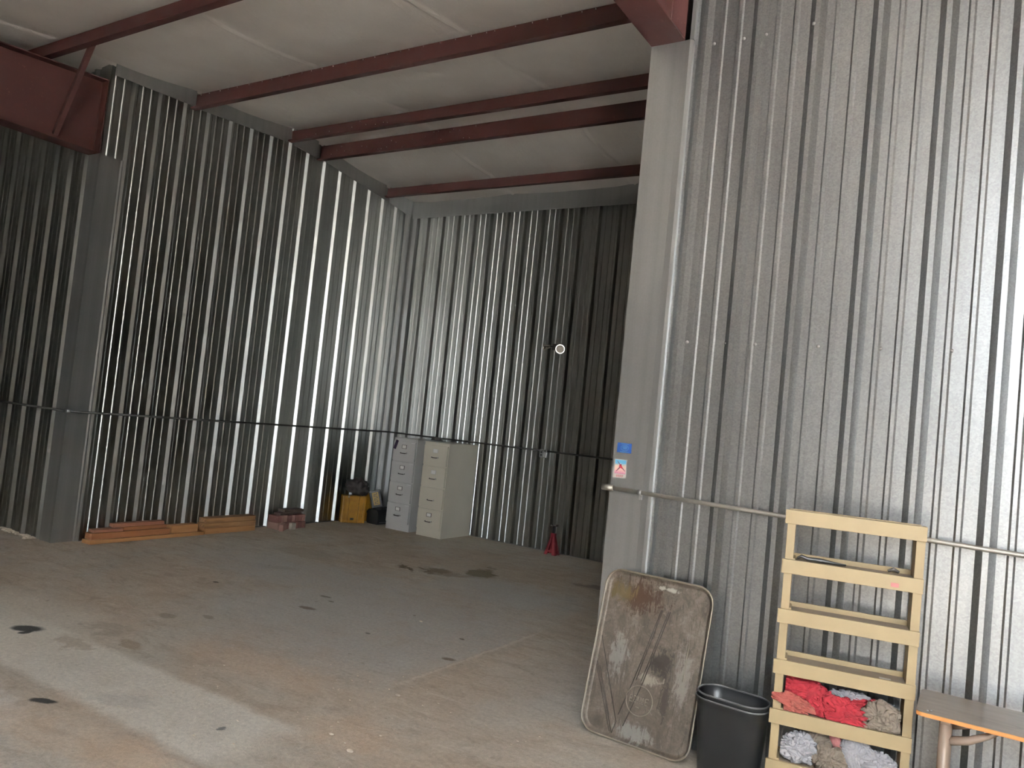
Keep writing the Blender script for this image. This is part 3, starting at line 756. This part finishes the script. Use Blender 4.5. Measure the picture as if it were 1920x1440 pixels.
bm = bmesh.new(); box(bm, (0, 0, 0), (.06, .075, .085), None, .008); o = link('brick', bm, M['pale_brick']); o.location = (-7.80, 7.345, .044); tag(o, 'pale mortar-covered half brick at the front of the brick pile', 'brick')
timber('scrap_board', -8.03, -7.9, 7.20, 7.58, .182, .206, M['wood_dark'], 'thin dark scrap board on the bricks, lower one', 3, 'board')
timber('scrap_board', -8.05, -7.915, 7.30, 7.62, .208, .245, M['wood_dark'], 'thick dark scrap board on top of the brick pile', -3, 'board')

# ---------------------------------------------------------------- cases by the corner
t = empty('tool_case', (-7.862, 8.567, 0), 'upright yellow ribbed plastic case standing against the left wall of the bay', 'tool case', R(56))
bm = bmesh.new(); box(bm, (0, .08, .20), (.36, .13, .40), None, .018); link('shell', bm, M['yellow_plastic'], t)
bm = bmesh.new()
for x in (-.15, -.075, .075, .15): box(bm, (x, .008, .20), (.030 if abs(x) > .1 else .022, .030, .385), None, .006)
link('ribs', bm, M['yellow_plastic'], t)
bm = bmesh.new(); box(bm, (-.09, .008, .385), (.025, .014, .03), None, .003); link('latch', bm, M['steel'], t)
bm = bmesh.new(); box(bm, (-.02, .002, .06), (.05, .012, .03), None, .003); link('lower_latch', bm, M['black_plastic'], t)
t2 = empty('tool_case', (-7.80, 8.99, .235), 'second yellow case, partly hidden behind the tilted black case', 'tool case', R(66))
t2.location = (-7.93, 8.93, 0)
bm = bmesh.new(); box(bm, (0, .045, .21), (.26, .09, .42), None, .016); link('shell', bm, M['yellow_plastic'], t2)
bm = bmesh.new()
for x in (-.10, -.035, .035, .10): box(bm, (x, .002, .21), (.02, .014, .40), None, .005)
link('ribs', bm, M['yellow_plastic'], t2)
t = empty('tool_box', (-7.70, 9.07, 0), 'low black plastic toolbox on the floor between the yellow case and the grey cabinet', 'toolbox', R(-4))
bm = bmesh.new(); prism(bm, [(-.10, .0), (.10, .0), (.12, .03), (.12, .15), (-.12, .15), (-.12, .03)], -.25, .25, 'y'); link('body', bm, M['black_plastic'], t)
bm = bmesh.new(); prism(bm, [(-.125, .15), (.125, .15), (.12, .18), (.08, .215), (-.08, .215), (-.12, .18)], -.26, .26, 'y'); link('lid', bm, M['black_plastic'], t)
bm = bmesh.new(); tube(bm, [(0, -.09, .21), (0, -.08, .235), (0, .08, .235), (0, .09, .21)], .010, 8); link('handle', bm, M['black_plastic'], t)
bm = bmesh.new(); span(bm, .119, .126, -.22, .22, .028, .036); link('edge_trim', bm, M['dusty_steel'], t)
# tilted black case with yellow lettering panel
t = empty('drill_case', (-7.72, 8.86, .222), 'black case with a yellow lettered panel, tilted against the yellow case', 'tool case', R(42))
rot = Matrix.Rotation(R(-16), 3, 'Y')
bm = bmesh.new(); box(bm, (.0, .05, .14), (.17, .12, .25), rot, .015); link('shell', bm, M['black_plastic'], t)
bm = bmesh.new(); box(bm, rot @ Vector((0, -.012, 0)) + Vector((0, 0, .15)), (.095, .006, .19), rot, .003); pn = link('label_panel', bm, M['yellow_mark'], t); pn['label'] = 'dull yellow panel with dark lettering'
bm = bmesh.new()
random.seed(9)
for k in range(6):
    zz = -.075 + k * .028
    box(bm, rot @ Vector((random.uniform(-.006, .006), -.016, zz)) + Vector((0, 0, .15)), (.05, .004, .008), rot)
    box(bm, rot @ Vector((-.02 + .04 * (k % 2), -.016, zz + .012)) + Vector((0, 0, .15)), (.010, .004, .018), rot)
link('lettering', bm, M['black_plastic'], pn)
# dark canvas bag slumped on the yellow case
def blob(name, mat, loc, rad, seed, amp=.25, freq=2.0, parent=None, sub=5, rot=(0, 0, 0), fold=1.0, flat=0.0):
    bm = bmesh.new(); bmesh.ops.create_icosphere(bm, subdivisions=sub, radius=1)
    off = Vector((seed * 7.13, seed * 3.71, seed * 1.37))
    for v in bm.verts:
        p = v.co.copy(); q = p * freq + off
        w = Vector((noise.noise(q + Vector((5, 0, 0))), noise.noise(q + Vector((0, 9, 0))), noise.noise(q + Vector((0, 0, 13)))))
        n = noise.noise(q + w * 1.6)
        r = 1 - abs(noise.noise(q * 1.3 + w * 1.8)) * 2          # sharp creases
        r2 = 1 - abs(noise.noise(q * 2.7 + w * 2.2)) * 2
        k = 1 + amp * (n * 1.1 + .42 * fold * r + .22 * fold * r2 - .3)
        c = p * k
        c = Vector((c.x * rad[0], c.y * rad[1], c.z * rad[2]))
        if c.z < -rad[2] * (1 - flat): c.z = -rad[2] * (1 - flat) + (c.z + rad[2] * (1 - flat)) * .1
        v.co = c
    return link(name, bm, mat, parent, True, loc, rot)
o = blob('canvas_bag', M['dark_cloth'], (-7.90, 8.63, .525), (.17, .12, .125), 3, .32, 1.3, sub=4, rot=(0, R(12), R(50)), flat=.2)
tag(o, 'dark canvas bag slumped on top of the yellow case', 'bag')

# ---------------------------------------------------------------- jack stand
t = empty('jack_stand', (-4.90, 9.28, 0), 'small red jack stand with black post against the back wall', 'jack stand')
for sx, sy in ((-1, -1), (1, -1), (1, 1), (-1, 1)):
    bm = bmesh.new(); a = Vector((sx * .085, sy * .07, 0)); b = Vector((sx * .022, sy * .02, .27))
    v = [a, a + Vector((-sx * .05, 0, 0)), a + Vector((0, -sy * .05, 0)), b, b + Vector((-sx * .018, 0, 0)), b + Vector((0, -sy * .016, 0))]
    V = [bm.verts.new(x) for x in v]
    bm.faces.new((V[0], V[1], V[4], V[3])); bm.faces.new((V[0], V[3], V[5], V[2]))
    o = link('leg', bm, M['jack_red'], t); o.modifiers.new('thick', 'SOLIDIFY').thickness = .004
bm = bmesh.new(); box(bm, (0, 0, .26), (.06, .052, .05), None, .004); link('collar', bm, M['jack_red'], t)
bm = bmesh.new(); box(bm, (0, 0, .32), (.036, .03, .12), None, .003); link('post', bm, M['black_plastic'], t)
bm = bmesh.new(); box(bm, (0, 0, .385), (.09, .045, .014), None, .004); box(bm, (-.04, 0, .396), (.012, .045, .014)); box(bm, (.04, 0, .396), (.012, .045, .014)); link('saddle', bm, M['darksteel'], t)
for sy in (-1, 1): bm = bmesh.new(); box(bm, (0, sy * .060, .05), (.125, .006, .018)); link('cross_brace', bm, M['jack_red'], t)

# ---------------------------------------------------------------- foam crumbs at the foot of the far left wall
random.seed(11)
bm = bmesh.new()
for k in range(130):
    x = -8.42 - abs(random.gauss(0, .45)); y = YN - .015 - abs(random.gauss(0, .035)); s = random.uniform(.006, .022)
    if -8.75 < x < -8.6: s *= .4
    r = bmesh.ops.create_icosphere(bm, subdivisions=1, radius=1, matrix=Matrix.Translation((x, y, s * .45)) @ Matrix.Rotation(random.random() * 3, 4, 'Z') @ Matrix.Diagonal((s * 1.6, s, s * .6, 1)))
    for v in r['verts']: v.co += Vector((random.uniform(-1, 1), random.uniform(-1, 1), random.uniform(-.3, .6))) * s * .3
o = link('foam_crumbs', bm, M['foam']); tag(o, 'pale crumbs of foam scattered along the foot of the far left wall', 'debris', kind='stuff')
bm = bmesh.new()
for k in range(70):
    x = random.uniform(-4.2, -2.0); y = random.uniform(2.5, 4.1); s = random.uniform(.002, .006)
    bmesh.ops.create_icosphere(bm, subdivisions=1, radius=1, matrix=Matrix.Translation((x, y, s * .5)) @ Matrix.Diagonal((s * 1.6, s, s * .7, 1)))
for x, y, s in ((-2.62, 3.02, .014), (-2.83, 3.1, .010), (-2.95, 3.78, .012), (-2.2, 6.6, .012), (-3.9, 5.2, .01)):
    bmesh.ops.create_icosphere(bm, subdivisions=2, radius=1, matrix=Matrix.Translation((x, y, s * .5)) @ Matrix.Diagonal((s * 1.6, s, s * .6, 1)))
o = link('grit', bm, M['foam']); tag(o, 'loose pale grit and pebbles scattered on the concrete floor', 'debris', kind='stuff')

# ---------------------------------------------------------------- stickers on the column
t = empty('sticker', (-1.887, YN - .0012, 1.637), 'blue rectangular sticker with pale emblem on the grey column', 'sticker')
bm = bmesh.new(); span(bm, -.050, .050, -.001, .001, -.030, .030); o = link('backing', bm, M['sticker_blue'], t)
bm = bmesh.new()
def ringf(bm, rx, rz, w, y, n=28, cz=0):
    a = [bm.verts.new((rx * math.cos(2 * math.pi * k / n), y, cz + rz * math.sin(2 * math.pi * k / n))) for k in range(n)]
    b = [bm.verts.new(((rx - w) * math.cos(2 * math.pi * k / n), y, cz + (rz - w) * math.sin(2 * math.pi * k / n))) for k in range(n)]
    for k in range(n): bm.faces.new((a[k], a[(k + 1) % n], b[(k + 1) % n], b[k]))
ringf(bm, .026, .018, .002, -.0016)
for z, w in ((.009, .026), (.004, .034), (-.001, .030), (-.006, .022), (.0245, .05), (-.0245, .06)): span(bm, -w / 2, w / 2, -.0018, -.0012, z - .0010, z + .0010)
link('emblem', bm, M['sticker_mark'], t)
t = empty('picture_card', (-1.905, YN - .0014, 1.510), 'white-bordered picture card with red figure, under the blue sticker on the column', 'card')
bm = bmesh.new(); span(bm, -.042, .042, -.001, .001, -.058, .058); link('card', bm, M['card_white'], t)
bm = bmesh.new(); span(bm, -.036, .036, -.0016, -.0008, -.033, .052); pc = link('picture', bm, M['card_print'], t)
bm = bmesh.new()
def strip(bm, a, b, w0, w1, y=-.0021):
    a, b = Vector((a[0], 0, a[1])), Vector((b[0], 0, b[1])); d = (b - a).normalized(); n = Vector((-d.z, 0, d.x))
    v = [bm.verts.new((p.x, y, p.z)) for p in (a + n * w0, b + n * w1, b - n * w1, a - n * w0)]; bm.faces.new(v)
strip(bm, (-.022, .045), (.004, .014), .0012, .003); strip(bm, (.004, .014), (-.026, -.020), .005, .0015); strip(bm, (.004, .012), (.033, -.014), .004, .0015)
link('figure_limbs', bm, M['print_dark'], pc)
bm = bmesh.new(); strip(bm, (-.005, .020), (.014, .002), .009, .005, -.0024); strip(bm, (.002, .026), (.004, .016), .005, .004, -.0024); link('figure', bm, M['print_red'], pc)
bm = bmesh.new()
for k in range(6):
    x = -.020 + k * .008; strip(bm, (x, -.052), (x, -.040 + (.001 if k % 2 else 0)), .0012, .0012, -.0014); strip(bm, (x, -.041), (x + .005, -.042), .001, .001, -.0014)
    if k % 2 == 0: strip(bm, (x, -.051), (x + .005, -.051), .001, .001, -.0014)
link('lettering', bm, M['print_red'], t)

# ---------------------------------------------------------------- drip pan leaning on the column wall
def rrect(w, h, r, n=8):
    pts = []
    for cx, cy, a0 in ((w / 2 - r, h - r, 0), (-w / 2 + r, h - r, 90), (-w / 2 + r, r, 180), (w / 2 - r, r, 270)):
        for k in range(n + 1):
            a = R(a0 + 90 * k / n); pts.append((cx + r * math.cos(a), cy + r * math.sin(a)))
    return pts
PW, PH, PR = .665, .925, .095
t = empty('drip_pan', (-1.585, 4.175, .004), 'large dirty metal drip pan with rounded corners, leaning left of the black bins', 'drip pan', R(-2))
t.rotation_euler = (R(90 - 12.5), 0, R(-3.5))
# local: x right, y up the pan, z towards the camera
def ringloop(bm, pts, inset, z):
    cx, cy = 0, PH / 2; out = []
    for x, y in pts:
        dx, dy = x - cx, y - cy
        out.append(bm.verts.new((x - math.copysign(min(inset, abs(dx)), dx) * 1.0, y - math.copysign(min(inset, abs(dy)), dy), z)))
    return out
def inset_loop(bm, ins, z):
    return [bm.verts.new((x, y + ins, z)) for x, y in rrect(PW - 2 * ins, PH - 2 * ins, max(.01, PR - ins))]
bm = bmesh.new()
# basin seen from its open side: back sheet, sloping wall
loops = [inset_loop(bm, i, z) for i, z in ((.0, .024), (.006, .025), (.010, .016), (.018, .004), (.026, .0))]
n = len(loops[0])
for A, B in zip(loops, loops[1:]):
    for k in range(n): bm.faces.new((A[k], A[(k + 1) % n], B[(k + 1) % n], B[k])).smooth = True
# flat bottom as a grid so that it can carry embossing
inner = loops[-1]
bm.faces.new(inner)
bmesh.ops.recalc_face_normals(bm, faces=bm.faces[:])
o = link('basin', bm, M['pan'], t); o.modifiers.new('thick', 'SOLIDIFY').thickness = .0025
bm = bmesh.new()
pts = [Vector((x, y, .024)) for x, y in rrect(PW, PH, PR)]
seg = 8; rings = []
for i, p in enumerate(pts):
    d = (pts[(i + 1) % len(pts)] - pts[i - 1]).normalized(); a = d.cross(Vector((0, 0, 1))); b = Vector((0, 0, 1))
    rings.append([bm.verts.new(p + (a * math.cos(2 * math.pi * k / seg) + b * math.sin(2 * math.pi * k / seg)) * .0055) for k in range(seg)])
for i in range(len(rings)):
    A, B = rings[i], rings[(i + 1) % len(rings)]
    for k in range(seg): bm.faces.new((A[k], A[(k + 1) % seg], B[(k + 1) % seg], B[k])).smooth = True
link('rolled_rim', bm, M['pan_rim'], t)
# embossed stiffening grooves (pairs of lines forming a V) and the round maker's mark
bm = bmesh.new()
def bead(bm, a, b, r=.0028): tube(bm, [(a[0], a[1], .0015), (b[0], b[1], .0015)], r, 6)
for a_, b_ in (((.033, .75), (-.06, .333)), ((.042, .75), (-.045, .34)), ((.089, .752), (0, .344)), ((.078, .75), (-.014, .34)), ((-.06, .333), (-.115, .13)), ((0, .344), (-.075, .08)),
               ((-.306, .38), (-.135, .025)), ((-.307, .36), (-.15, .03)), ((-.307, .527), (-.12, .09)), ((-.12, .09), (-.135, .025)), ((-.285, .36), (-.17, .11))):
    bead(bm, a_, b_, .0028)
o = link('embossed_grooves', bm, M['groove'], t)
bm = bmesh.new(); bead(bm, (.23, .62), (.224, .40), .0025)
o = link('raised_lines', bm, M['pan_rim'], t)
bm = bmesh.new(); CX, CY = -.004, .236
tube(bm, [(CX + .080 * math.cos(2 * math.pi * k / 36), CY + .080 * math.sin(2 * math.pi * k / 36), .002) for k in range(37)], .0026, 6)
def stroke(a, b): bead(bm, (CX + a[0] * .001, CY + a[1] * .001), (CX + b[0] * .001, CY + b[1] * .001), .0024)
for x, kind in ((-58, 'E'), (-36, 'Z'), (-8, 'I'), (8, 'I'), (22, 'I'), (38, 'E')):
    b_, t_ = -14, 20
    if kind == 'E':
        stroke((x, b_), (x, t_)); stroke((x, t_), (x + 17, t_)); stroke((x, b_), (x + 17, b_)); stroke((x, 3), (x + 13, 3))
    elif kind == 'Z':
        stroke((x, t_), (x + 17, t_)); stroke((x + 17, t_), (x, b_)); stroke((x, b_), (x + 20, b_ + 3))
    else: stroke((x, -4), (x, t_)); stroke((x, b_), (x, b_ + 3))
stroke((-16, -36), (8, -38))
link('embossed_mark', bm, M['pan_rim'], t)

# ---------------------------------------------------------------- waste bins
def bin_obj(loc, label, rz, h=.40, w=.37, d=.22):
    t = empty('waste_bin', loc, label, 'waste bin', rz)
    def loop(bm, w, d, z, r):
        pts = []
        for cx, cy, a0 in ((w / 2 - r, d / 2 - r, 0), (-w / 2 + r, d / 2 - r, 90), (-w / 2 + r, -d / 2 + r, 180), (w / 2 - r, -d / 2 + r, 270)):
            for k in range(9):
                a = R(a0 + 90 * k / 8); pts.append(bm.verts.new((cx + r * math.cos(a), cy + r * math.sin(a), z)))
        return pts
    bm = bmesh.new()
    prof = [(-.07, 0, .06), (-.065, .006, .065), (-.028, h * .6, .08), (-.012, h - .045, .085), (-.004, h - .040, .09), (-.002, h - .006, .092)]
    L = [loop(bm, w + i, d + i, z, r) for i, z, r in prof]
    L2 = [loop(bm, w + i - .006, d + i - .006, z, r - .002) for i, z, r in reversed(prof[1:])]
    L2[-1] = L2[-1]
    n = len(L[0]); seq = L + L2
    for A, B in zip(seq, seq[1:]):
        for k in range(n): bm.faces.new((A[k], A[(k + 1) % n], B[(k + 1) % n], B[k])).smooth = True
    bm.faces.new(L[0][::-1]); bm.faces.new(seq[-1])
    o = link('body', bm, M['bin_plastic'], t); smooth_by_angle(o, 40)
    bm = bmesh.new()
    P = loop(bm, w + .004, d + .004, h - .004, .094); pts = [v.co.copy() for v in P]
    for v in P: bm.verts.remove(v)
    seg = 8; rings = []
    for i, p in enumerate(pts):
        dd = (pts[(i + 1) % len(pts)] - pts[i - 1]).normalized(); a = dd.cross(Vector((0, 0, 1))); b = Vector((0, 0, 1))
        rings.append([bm.verts.new(p + a * math.cos(2 * math.pi * k / seg) * .0045 + b * math.sin(2 * math.pi * k / seg) * .005) for k in range(seg)])
    for i in range(len(rings)):
        A, B = rings[i], rings[(i + 1) % len(rings)]
        for k in range(seg): bm.faces.new((A[k], A[(k + 1) % seg], B[(k + 1) % seg], B[k])).smooth = True
    link('rim', bm, M['bin_rim'], t)
    return t
bin_obj((-1.052, 4.165, 0), 'black rectangular plastic waste bin, the outer lower one of a nested pair', R(-4))
bin_obj((-1.052, 4.165, .030), 'black plastic waste bin nested inside the other, its rim on top', R(-4), .395, .362, .212)

# ---------------------------------------------------------------- yellow rack
RA = math.atan2(.115, .62)
SW, SD = .628, .150
t = empty('storage_rack', (-.8545, 4.105, 0), 'cream yellow wooden rack of narrow shelves holding rags against the right wall', 'shelf rack', RA)
H = 1.4245
for i, x in enumerate((.012, SW - .030)):
    bm = bmesh.new(); span(bm, x - .0, x + .040, .016, .034, 0, H - .004, .002); span(bm, x + (.0 if i else .022), x + (.018 if i else .040), .034, SD - .004, 0, H - .004, .002)
    link('upright', bm, M['shelf_paint'], t)
ZT = [1.4265, 1.178, .929, .677, .431, .184]
for k, z in enumerate(ZT):
    bm = bmesh.new(); span(bm, 0, SW + .012, 0, .016, z - .070, z, .0025)
    f = link('front_board', bm, M['shelf_paint'], t)
    bm = bmesh.new(); span(bm, .014, SW + .002, SD - .014, SD, z - .030 if k else z - .050, z + .020 if k else z - .002, .002); link('back_rail', bm, M['shelf_paint'], t)
    if k:
        bm = bmesh.new(); span(bm, .014, SW + .0, .016, SD - .014, z - .016, z - .004, .001); link('shelf', bm, M['shelf_board'], t)
    else:
        bm = bmesh.new(); span(bm, .014, SW + .0, .016, SD - .014, z - .014, z - .006, .001); link('top_board', bm, M['shelf_paint'], t)
    bm = bmesh.new(); span(bm, SW - .004, SW + .012, .016, .060, z - .070, z, .002); link('end_block', bm, M['shelf_paint'], t)
    if k: bm = bmesh.new(); span(bm, .052, .062, .016, SD - .014, z - .004, z + .008, .001); link('end_strip', bm, M['shelf_paint'], t)
bm = bmesh.new(); span(bm, .50, .535, -.0012, 0, 1.122, 1.142); link('tape_scrap', bm, M['rag_pink'], t)
bm = bmesh.new(); span(bm, .485, .535, .03, .055, .6731, .6745); link('paper_scrap', bm, M['card_white'], t)
Rm = Matrix.Translation((-.8545, 4.105, 0)) @ Matrix.Rotation(RA, 4, 'Z')
def on_rack(x, y, z): return Rm @ Vector((x, y, z))
def rag(mat, shelf, x, y, z, rad, seed, label, amp=.4, freq=1.4, fold=1.0, tilt=0, spill=False, hang=0):
    amp *= 1.3; freq *= 1.15
    """a crumpled cloth, pressed into the space above one shelf; spill lets it bulge over the front board"""
    zt = ZT[shelf]; roof = ZT[shelf - 1] - .030
    bm = bmesh.new(); bmesh.ops.create_icosphere(bm, subdivisions=6, radius=1)
    off = Vector((seed * 7.13, seed * 3.71, seed * 1.37)); ct, st = math.cos(tilt), math.sin(tilt)
    for v in bm.verts:
        p = v.co.copy(); q = p * freq + off
        w = Vector((noise.noise(q + Vector((5, 0, 0))), noise.noise(q + Vector((0, 9, 0))), noise.noise(q + Vector((0, 0, 13)))))
        n = noise.noise(q * .8 + w)
        r = abs(noise.noise(q * 1.1 + w * 1.5)); r2 = abs(noise.noise(q * 2.3 + w * 2.4)); r3 = abs(noise.noise(q * 5 + w * 4))
        crease = (1 - min(1, r / .13)) ** 2 * .55 + (1 - min(1, r2 / .16)) ** 2 * .34 + (1 - min(1, r3 / .20)) ** 2 * .16   # narrow dark valleys between soft folds
        k = 1 + amp * (n * .9 + .25 * (r2 - .2)) - fold * amp * crease
        c = Vector((p.x * rad[0] * 1.13, p.y * rad[1] * 1.1, p.z * rad[2] * 1.12)) * k
        c = Vector((c.x * ct + c.z * st + x, c.y + y, -c.x * st + c.z * ct + z))
        zmin = zt - .003
        fl = .018 if c.z < zt + .003 else (-.030 if spill else .004)
        if c.y < fl: c.y = fl + (c.y - fl) * .04
        bk = SD - .017
        if c.y > bk: c.y = bk + (c.y - bk) * .03
        if c.z < zmin: c.z = zmin + .0015 + (c.z - zmin) * .01
        if c.z > roof: c.z = roof + (c.z - roof) * .1
        if not spill or c.y > .014:
            if c.x < .064: c.x = .064 + (c.x - .064) * .03
        if c.x > SW - .036: c.x = SW - .036 + (c.x - SW + .036) * .03
        v.co = c - Vector((x, y, z))
    o = link('shop_rag', bm, mat, None, True, on_rack(x, y, z), (0, 0, RA)); return tag(o, label, 'rag')
rag(M['rag_white'], 4, .36, .115, .500, (.10, .024, .055), 12, 'small white rag behind the red rags on the rack', .4, 1.9)
rag(M['rag_brown'], 4, .43, .122, .480, (.09, .020, .055), 14, 'greyish rag standing at the back of the rag shelf, centre right', .3, 1.4)
rag(M['rag_red'], 4, .47, .100, .497, (.085, .022, .040), 15, 'small red rag peeking out behind the grimy brown rag', .35, 1.6)
rag(M['rag_white'], 4, .535, .124, .470, (.055, .018, .055), 23, 'greyish white rag in the far right back corner of the rag shelf', .35, 1.6)
rag(M['rag_red'], 4, .165, .095, .510, (.125, .040, .068), 1, 'bright red rag draped at the upper left of the rag pile', .28, 1.1, 1.0, R(6))
rag(M['rag_red'], 4, .245, .062, .478, (.070, .030, .060), 8, 'darker red rag wedged between the two larger red ones', .4, 1.4, 1.1, R(8))
rag(M['rag_faded'], 4, .100, .040, .466, (.095, .046, .042), 2, 'faded pinkish red rag bulging over the left end of the shelf', .35, 1.2, 1.1, R(12), True)
rag(M['rag_red'], 4, .345, .050, .455, (.110, .046, .068), 5, 'large crumpled red rag in the middle of the rag pile', .35, 1.15, 1.1, R(10), True)
rag(M['rag_brown'], 4, .505, .052, .462, (.088, .048, .078), 21, 'grimy brown rag filling the right end of the rag shelf', .35, 1.2, 1.2, R(6), True)
rag(M['rag_brown'], 5, .215, .105, .275, (.085, .026, .075), 33, 'brown rag arching behind the white one on the bottom shelf', .35, 1.2, 1.1, R(20))
rag(M['rag_white'], 5, .160, .055, .250, (.090, .036, .062), 31, 'white crumpled rag at the left of the bottom shelf', .42, 1.3, 1.2, R(16), True)
rag(M['rag_pink'], 5, .335, .100, .290, (.030, .022, .090), 38, 'pink edged towel strip on the bottom shelf', .2, 1.0, .6, R(-22))
rag(M['rag_brown'], 5, .295, .050, .232, (.070, .036, .060), 36, 'brown rag low in the middle of the bottom shelf', .35, 1.2, 1.1, 0, True)
rag(M['rag_white'], 5, .415, .068, .270, (.065, .036, .082), 41, 'white folded towel right of the pink strip on the bottom shelf', .22, .9, .9, R(-24), True)
rag(M['rag_white'], 5, .520, .060, .245, (.080, .044, .066), 44, 'white rag at the right end of the bottom shelf', .4, 1.3, 1.2, R(6), True)
# black strap / tools lying on the second shelf
bm = bmesh.new(); tube(bm, [on_rack(.07, .05, 1.184), on_rack(.09, .05, 1.196), on_rack(.12, .055, 1.188), on_rack(.18, .06, 1.188), on_rack(.24, .065, 1.184), on_rack(.30, .07, 1.182)], [.006, .010, .009, .011, .007, .004], 8)
o = link('rubber_strap', bm, M['black_plastic']); tag(o, 'black rubber strap lying on the second shelf of the rack', 'strap')
bm = bmesh.new(); tube(bm, [on_rack(.49, .08, 1.183), on_rack(.515, .08, 1.196), on_rack(.54, .08, 1.185)], [.006, .010, .007], 8)
o = link('wire_clip', bm, M['darksteel']); tag(o, 'small dark metal clip at the right of the second shelf', 'clip')

# ---------------------------------------------------------------- bench
BZ = .645
t = empty('bench', (.62, 4.145, 0), 'narrow bench with worn grey-brown top and orange plywood edge at the lower right', 'bench')
L0 = -.825
def corner_rect(bm, x0, x1, y0, y1, z0, z1, r=.03):
    pts = []
    for cx, cy, a0 in ((x1 - r, y1 - r, 0), (x0 + r, y1 - r, 90), (x0 + r, y0 + r, 180), (x1 - r, y0 + r, 270)):
        for k in range(7):
            a = R(a0 + 90 * k / 6); pts.append((cx + r * math.cos(a), cy + r * math.sin(a)))
    prism(bm, pts, z0, z1, 'z')
bm = bmesh.new(); corner_rect(bm, L0, .83, -.20, .195, BZ - .020, BZ - .003); link('plywood_core', bm, M['ply_edge'], t)
bm = bmesh.new(); corner_rect(bm, L0 - .001, .831, -.201, .196, BZ - .003, BZ); tp = link('seat_top', bm, M['ply_top'], t)
tp.location = (-.45, 0, 0)
for v in tp.data.vertices: v.co.x += .45
for sx in (L0 + .115, .72):
    for y in (-.125, .12):
        bm = bmesh.new(); tube(bm, [(sx, y, 0), (sx, y, BZ - .021)], .0245, 20); o = link('leg', bm, M['bench_leg'], t)
    d = 1 if sx < 0 else -1
    for y in (-.125, .12):
        bm = bmesh.new(); tube(bm, [(sx + d * .02, y, BZ - .115), (sx + d * .09, y, BZ - .095), (sx + d * .16, y, BZ - .055), (sx + d * .20, y, BZ - .024)], [.020, .018, .014, .012], 14); link('brace', bm, M['bench_leg'], t)
    bm = bmesh.new(); span(bm, sx - .02, sx + .02, -.15, .14, BZ - .045, BZ - .0205, .003); link('rail', bm, M['bench_leg'], t)
for x, y in ((L0 + .045, -.165), (L0 + .058, -.155), (L0 + .045, -.175)):
    bm = bmesh.new(); lathe(bm, [(.0001, 0), (.0045, 0), (.004, .003), (.0001, .0035)], Matrix.Translation((x, y, BZ)), 10); link('screw', bm, M['steel'], t)
